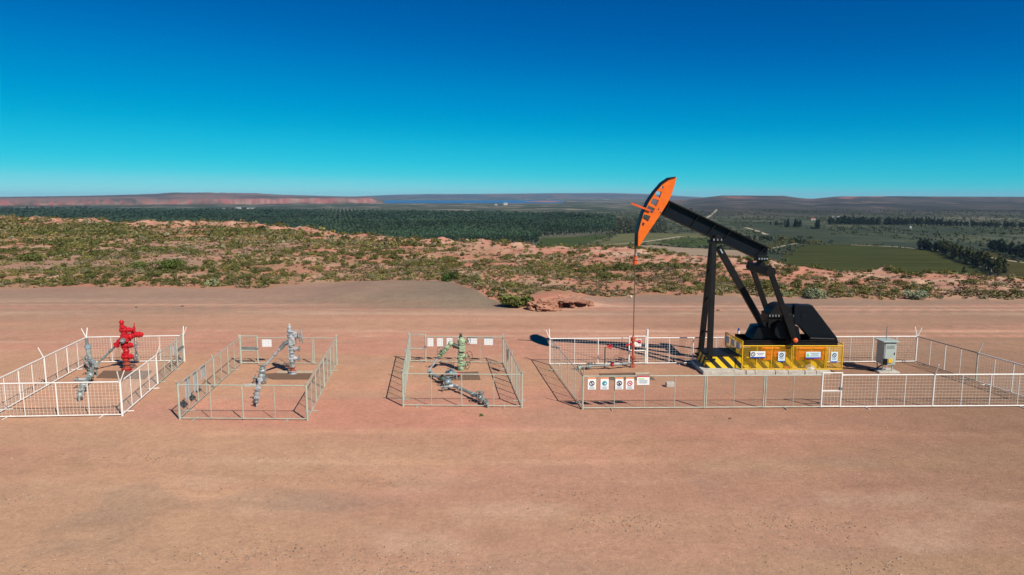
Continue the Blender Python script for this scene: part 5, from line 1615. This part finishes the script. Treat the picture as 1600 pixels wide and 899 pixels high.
# belt guard and motor
bg = [(1240.5, 507), (1241, 478), (1243, 476.5), (1267, 476.5), (1270, 478), (1309, 529), (1307, 537.5), (1298, 539), (1268, 532), (1249, 509.5)]
mb = MB(); mb.prism([XZ(x, y, 35.95) for x, y in bg], 35.95, 36.33); bgo = mb.build('belt_guard', 'blueblack', PJ, bevel=.03)
q = MB(); q.cyl((XZ(1256, 494, 35.93)[0], 35.955, XZ(1256, 494, 35.93)[1]), (XZ(1256, 494, 35.93)[0], 35.92, XZ(1256, 494, 35.93)[1]), .12, n=12); q.build('hub_cover', 'blackpaint', bgo)
mx_, mz_ = XZ(1278, 524, 36.9)
mb = MB(); mb.cyl((mx_, 36.45, zp1 + .34), (mx_, 37.25, zp1 + .34), .26, n=16); mb.box((mx_ - .3, 36.5, zp1), (mx_ + .3, 37.2, zp1 + .12)); mb.build('motor', 'blackpaint', PJ, bevel=.01)
mb = MB(); p_ = T(1264, 532, 35.8); mb.bar(p_, p_ + Vector((.5, 0, -.05)), .2, .12); mb.cyl((p_.x, 35.7, zp1 + .1), (p_.x + 1.3, 35.7, zp1 + .06), .06); mb.build('brake_lever', 'blackpaint', PJ)

# concrete base : separate cast blocks
cuts = [1098, 1147, 1166, 1180, 1212, 1232, 1258, 1276, 1299]
CB = thing('foundation_slab', 'pale concrete block foundation under the pumpjack', 'foundation', (PJ.location.x, 36.2, 0))
for k in range(len(cuts) - 1):
    x0_, x1_ = T(cuts[k], 590, 35.0).x, T(cuts[k + 1], 590, 35.0).x
    mb = MB(); f = .0 if k == 0 else .05 + .02 * (k % 2)
    mb.box((x0_ + .012, 35.0 + f, -.05), (x1_ - .012, 37.6, .205 if k else .218)); mb.build('block', 'concrete', CB, bevel=.02)

# ------------------------------------------------------------------ yellow guard
XG0, XG1 = T(1158.5, 580, 35.3).x, T(1314.5, 580, 35.3).x
GT, YGF = 1.50, 35.28
YG_ = thing('safety_guard', 'yellow mesh safety guard round the pumpjack gearbox base', 'guard', ((XG0 + XG1) / 2, YGF, .2))


def guard_panel(a, b, z0, z1, posts, dens=.055):
    a, b = Vector(a), Vector(b)
    L = (b - a).length; d = (b - a).normalized()
    mb = MB()
    for z in (z0 + .02, z1):
        mb.cyl(Vector((a.x, a.y, z)), Vector((b.x, b.y, z)), .028, n=8)
    mb.build('rail', 'yellow', YG_)
    for t in posts:
        p = a.lerp(b, t); mb = MB(); mb.cyl((p.x, p.y, z0), (p.x, p.y, z1), .030 if t in (0, 1) else .02, n=8); mb.build('post', 'yellow', YG_)
    mb = MB(); n = int(L / dens)
    hgt = z1 - z0
    for k in range(-int(hgt / dens), n):
        for sgn in (1, -1):
            s0 = k * dens if sgn > 0 else k * dens + hgt
            # diagonal strand from bottom to top
            u0, v0, u1, v1 = s0, 0.0, s0 + sgn * hgt, hgt
            if u0 > u1: u0, v0, u1, v1 = u1, v1, u0, v0
            if u1 <= 0 or u0 >= L: continue
            if u0 < 0: v0 += (v1 - v0) * (-u0) / (u1 - u0); u0 = 0
            if u1 > L: v1 = v0 + (v1 - v0) * (L - u0) / (u1 - u0); u1 = L
            p, q = a + d * u0, a + d * u1
            mb.cyl((p.x, p.y, z0 + v0), (q.x, q.y, z0 + v1), .0030, n=3)
    mb.build('expanded_mesh', 'yellow', YG_, smooth=False)


ftG = lambda px: (T(px, 560, 35.3).x - XG0) / (XG1 - XG0)
guard_panel((XG0, YGF, 0), (XG1, YGF, 0), .22, GT, [0, ftG(1182), ftG(1205), ftG(1236), ftG(1238.5), ftG(1267), ftG(1289), ftG(1291), 1])
guard_panel((XG0, YGF + .02, 0), (XG0 - .15, 37.7, 0), .95, 1.74, [0, .34, .66, 1])
guard_panel((XG1, YGF + .02, 0), (XG1 - .25, 37.7, 0), .22, 1.60, [0, .33, .66, 1])
SF = Vector((0, -1, 0)); SX = Vector((1, 0, 0))
for (x, y, w, h, st, lb, bd) in ((1184, 554.5, .78, .36, 'wide_ban', 'wide blue footed sign with a ring on the yellow guard, nearest the striped skid', 'signwhite'), (1221, 557.8, .36, .54, 'tall_ban', 'upright blue footed sign in the middle of the yellow guard, over the orange base', 'signpale'),
                             (1270.5, 555.3, .78, .36, 'wide_green', 'wide blue footed sign with a green triangle on the yellow guard', 'signpale'), (1303.5, 558.3, .36, .56, 'tall_ban', 'upright blue footed sign on the last narrow panel of the yellow guard', 'signpale')):
    p = T(x, y, YGF - .06); sign(p, SX, SF, w, h, lb, st, bd)
dgs = Vector((-.15, 2.4, 0)).normalized(); ngs = Vector((1, .06, 0)).normalized()
for t, lb in ((.18, 'grey sign back on the yellow side panel nearest the front corner'), (.5, 'grey sign back in the middle bay of the yellow side panel'), (.82, 'grey sign back in the rear bay of the yellow side panel')):
    p = Vector((XG0, YGF + .02, 1.42)).lerp(Vector((XG0 - .15, 37.7, 1.42)), t); sign(p - ngs * .06, dgs, -ngs, .52, .36, lb, 'plain', 'signback', name='sign_board')
# things on the slab behind the guard
p = T(1265, 573.5, 35.45)
mb = MB(); mb.lathe((p.x, p.y + .05, .21), ZV, [(0, .30), (.05, .30), (.13, .25), (.21, .16), (.25, .04)], 18); o = mb.build('white_cover', 'concrete', None, loc=(p.x, p.y, .21)); tag(o, 'white domed plastic cover lying on the slab behind the guard', 'cover')
p = T(1225, 573, 35.45)
mb = MB(); mb.cyl((p.x, 35.42, .30), (p.x + .36, 35.42, .30), .06, n=12); o = mb.build('pipe_piece', 'redorange', None, loc=(p.x, 35.42, .24)); tag(o, 'short orange pipe piece lying on the slab behind the guard', 'pipe')
mb = MB(); mb.cyl((p.x + .40, 35.42, .29), (p.x + .68, 35.42, .29), .055, n=12); o = mb.build('pipe_piece', 'yellow', None, loc=(p.x + .4, 35.42, .24)); tag(o, 'short yellow pipe piece lying beside the orange one behind the guard', 'pipe')

# ------------------------------------------------------------------ pumping wellhead
WX = xb
W = thing('pumping_wellhead', 'slim rust red pumping wellhead under the hanging rod', 'wellhead', (WX, YP, 0))
zt = lambda y: AT(986, y, YP).z
mb = MB(); mb.lathe((WX, YP, 0), ZV, [(0, .14), (.12, .14), (.16, .08), (.5, .08), (.52, .14), (.62, .14), (.64, .07)], 14); mb.build('casing_head', 'rustred', W)
mb = MB(); mb.lathe((WX, YP, .6), ZV, [(0, .065), (.55, .065), (.57, .11), (.65, .11), (.67, .07), (.85, .07), (.87, .125), (1.05, .125), (1.1, .07), (1.2, .045)], 14); sbx = mb.build('stuffing_box', 'wellrust', W)
q = MB(); q.cyl((WX, YP, 1.52), (WX + .34, YP, 1.45), .05); q.cyl((WX + .26, YP, 1.45), (WX + .42, YP, 1.43), .10, n=12); q.build('side_valve', 'red', sbx)
q = MB(); q.cyl((WX, YP, 1.35), (WX - .32, YP, 1.25), .04); q.cyl((WX - .28, YP, 1.26), (WX - .38, YP, 1.22), .07); q.build('side_valve', 'red', sbx)
mb = MB(); rx_ = AT(945, 560, YP).x
mb.cyl((rx_, YP, 0), (rx_, YP, 1.15), .03, n=8); ms = mb.build('riser', 'cable', W)
mb = MB(); mb.wheel((rx_ + .28, YP, 1.17), (0, -1, .3), .11, .02); mb.ball((rx_ + .28, YP, 1.17), .06); mb.cyl((rx_, YP, 1.12), (rx_ + .28, YP, 1.17), .025); mb.build('handwheel', 'red', W)
pts = [Vector((WX - .1, YP - .1, .28)), Vector((AT(962, 583, 36).x, 36.2, .25)), Vector((AT(930, 583, 36).x, 36.1, .22)), Vector((AT(905, 583, 36).x, 36.0, .16))]
groundline('flow_line', 'low grey flow line with a red valve left of the rust red wellhead', pts, .055, 'galvdark', [(Vector((AT(957, 583, 36).x, 36.15, .27)), .11, .16, 'red'), (pts[3], .14, .16, 'pipegrey'), (pts[2] + Vector((-.3, 0, -.02)), .13, .15, 'valvegrey')])
cellar([(936, 584.5), (1011, 582.5), (1024, 594.5), (944, 594.5)], 'flat dark brown sheet painted as the shaded cellar pit under the rust red pumping wellhead', [(992, 584), (1014, 583.5)])
p = G(1048, 606)
mb = MB(); mb.box((p.x - .21, p.y, 0), (p.x + .21, p.y + .3, .25)); o = mb.build('concrete_block', 'concrete', None, loc=(p.x, p.y, 0), bevel=.02); tag(o, 'small pale concrete block lying alone on the dirt inside the pumpjack fence', 'block')

# ------------------------------------------------------------------ control cabinet
p = G(1386, 582)
KX, KY = p.x, p.y
K = thing('control_cabinet', 'grey green electrical control cabinet on a small stand', 'cabinet', (KX, KY, 0))
zk0, zk1 = AT(1386, 569, KY).z, AT(1386, 533.5, KY).z
x0_, x1_ = AT(1378, 550, KY).x, AT(1397, 550, KY).x
mb = MB(); mb.box((x0_, KY - .2, zk0), (x1_, KY + .55, zk1)); bd = mb.build('body', 'cabinet', K, bevel=.015)
q = MB(); q.box((x0_ + .05, KY - .225, zk0 + .12), (x1_ - .05, KY - .19, zk1 - .06)); dr_ = q.build('door', 'cabinet', bd, bevel=.008)
q = MB(); q.box((x1_ - .12, KY - .25, (zk0 + zk1) / 2 - .06), (x1_ - .09, KY - .22, (zk0 + zk1) / 2 + .06)); q.build('handle', 'blackpaint', dr_)
q = MB()
for k in range(4):
    q.box((x0_ + .12, KY - .235, zk1 - .2 - k * .05), (x1_ - .12, KY - .22, zk1 - .18 - k * .05))
q.build('vent', 'galvdark', dr_)
mb = MB(); mb.box((x0_ - .12, KY - .32, zk1), (x1_ + .10, KY + .66, zk1 + .05)); mb.build('roof', 'cabinet', K, bevel=.01)
mb = MB(); mb.box((x0_ - .02, KY - .30, zk0 + .02), (x0_ + .17, KY - .21, zk0 + .34)); mb.build('junction_box', 'blackpaint', K)
mb = MB(); mb.box((x0_ + .25, KY - .245, zk0 + .12), (x0_ + .46, KY - .23, zk0 + .34)); mb.build('warning_plate', 'yellow', K)
for dx, dy in ((.05, -.1), (.55, -.1), (.05, .45), (.55, .45)):
    mb = MB(); mb.cyl((x0_ + dx, KY + dy, .08), (x0_ + dx, KY + dy, zk0), .03, n=8); mb.build('leg', 'galv', K)
mb = MB(); mb.box((x0_ - .2, KY - .25, -.02), (x1_ + .25, KY + .65, .09)); mb.build('plinth', 'concrete', K, bevel=.02)
q = MB(); q.cyl((x0_ + .35, KY + .3, zk1), (x0_ + .35, KY + .3, zk1 + .75), .02, n=6); q.build('antenna', 'galvdark', K)
mb = MB(); mb.path([Vector((x0_ + .3, KY + .2, zk0)), Vector((x0_ - .2, KY + .3, .05)), Vector((x0_ - 2.2, 36.6, .03)), Vector((XS1 + .2, 36.6, .1))], .035, 6); mb.build('supply_cable', 'cable', K)

# marker posts
p = G(1152.5, 552)
mb = MB(); mb.cyl((p.x, p.y, 0), (p.x, p.y, AT(1152, 517, p.y).z), .07, n=8); o = mb.build('marker_post', 'white', None, loc=(p.x, p.y, 0)); tag(o, 'white marker post with a dark blue tip behind the pumpjack', 'post')
q = MB(); zt_ = AT(1152, 517, p.y).z; q.cyl((p.x, p.y, zt_), (p.x, p.y, zt_ + .15), .07, .05, n=8); q.build('post_tip', 'signblue', o)

# loose stones worth naming
for k, (x, y, r, lb) in enumerate(((1141, 655, .07, 'dark fist sized stone on bare dirt near the white gate'), (213, 481, .10, 'dark rock on the grey gravel far left'), (285, 479.5, .13, 'small dark stone alone on the rear track behind the first two fences'), (985, 465, .22, 'pale rock at the pad edge left of the pumpjack legs'), (1122, 486, .14, 'reddish clod on the rear track behind the pumpjack legs'))):
    p = G(x, y); mb = MB(); mb.add(*lump(p + ZV * r * .4, (r, r * .8, r * .6), 40 + k, 2)); o = mb.build('stone', 'coverpale' if k == 3 else 'cover', None, loc=p); tag(o, lb, 'stone')

# ------------------------------------------------------------------ haze
mh, nt, b = newmat('haze_air')
nt.nodes.remove(b)
pv = nt.nodes.new('ShaderNodeVolumePrincipled')
pv.inputs['Color'].default_value = (0.46, 0.72, 1.0, 1)
pv.inputs['Density'].default_value = HAZE = 3.1e-5
pv.inputs['Anisotropy'].default_value = 0.0
nt.links.new(pv.outputs[0], nt.nodes['Material Output'].inputs['Volume'])
M['haze'] = mh
mb = MB(); mb.box((-18500, -60, -56), (18500, 22500, 125)); o = mb.build('haze', 'haze', None, smooth=False); tag(o, kind='stuff', label='thin blue air between the pad and the far plateau', cat='haze')

# ------------------------------------------------------------------ light
SUN = Vector((.66, -.85, 1.0)).normalized()
sl = bpy.data.lights.new('sun', 'SUN'); sl.energy = 4.2; sl.angle = radians(.53); sl.color = (1.0, .94, .85)
so = bpy.data.objects.new('sun', sl); COL.objects.link(so)
so.rotation_euler = (-SUN).to_track_quat('-Z', 'Y').to_euler(); so.location = (30, -40, 60)
w = bpy.data.worlds.new('World'); scene.world = w; w.use_nodes = True
nt = w.node_tree
bg_ = nt.nodes['Background']
sky = nt.nodes.new('ShaderNodeTexSky'); sky.sky_type = 'NISHITA'; sky.sun_disc = False
sky.sun_elevation = math.asin(SUN.z); sky.sun_rotation = math.atan2(SUN.x, SUN.y)
sky.altitude = 1500; sky.air_density = 0.6; sky.dust_density = 0.0; sky.ozone_density = 3.0
EXPO, SKY_K = 0.42, 0.07
g_ = 2 ** -EXPO
m1_ = nt.nodes.new('ShaderNodeVectorMath'); m1_.operation = 'SCALE'; m1_.inputs['Scale'].default_value = SKY_K
rc = nt.nodes.new('ShaderNodeRGBCurve')


def curve(k, pts):
    cvv = rc.mapping.curves[k]
    while len(cvv.points) < len(pts): cvv.points.new(.5, .5)
    for p_, (x, y) in zip(cvv.points, pts): p_.location = (x, y); p_.handle_type = 'AUTO'


curve(0, [(0, 0), (.25, .004), (.36, .045), (.46, .165), (.56, .255), (1, .42)])
curve(1, [(0, 0), (.129, .098), (.233, .255), (.413, .495), (.611, .655), (1, .85)])
curve(2, [(0, 0), (.258, .365), (.42, .58), (.603, .70), (.72, .755), (1, .85)])
rc.mapping.update()
m2_ = nt.nodes.new('ShaderNodeVectorMath'); m2_.operation = 'SCALE'; m2_.inputs['Scale'].default_value = g_ / SKY_K
nt.links.new(sky.outputs[0], m1_.inputs[0]); nt.links.new(m1_.outputs[0], rc.inputs['Color']); nt.links.new(rc.outputs[0], m2_.inputs[0]); nt.links.new(m2_.outputs[0], bg_.inputs['Color'])
bg_.inputs['Strength'].default_value = SKY_K

vs_ = scene.view_settings
vs_.view_transform = 'Standard'; vs_.look = 'None'; vs_.exposure = EXPO; vs_.gamma = 1.0
try: vs_.use_curve_mapping = False
except Exception: pass
scene.cycles.max_bounces = 6; scene.cycles.diffuse_bounces = 2; scene.cycles.glossy_bounces = 2; scene.cycles.transmission_bounces = 2; scene.cycles.volume_bounces = 0
scene.cycles.use_denoising = True
try:
    scene.cycles.denoiser = 'OPENIMAGEDENOISE'; scene.cycles.denoising_input_passes = 'RGB_ALBEDO_NORMAL'; scene.cycles.denoising_prefilter = 'ACCURATE'
except Exception:
    pass
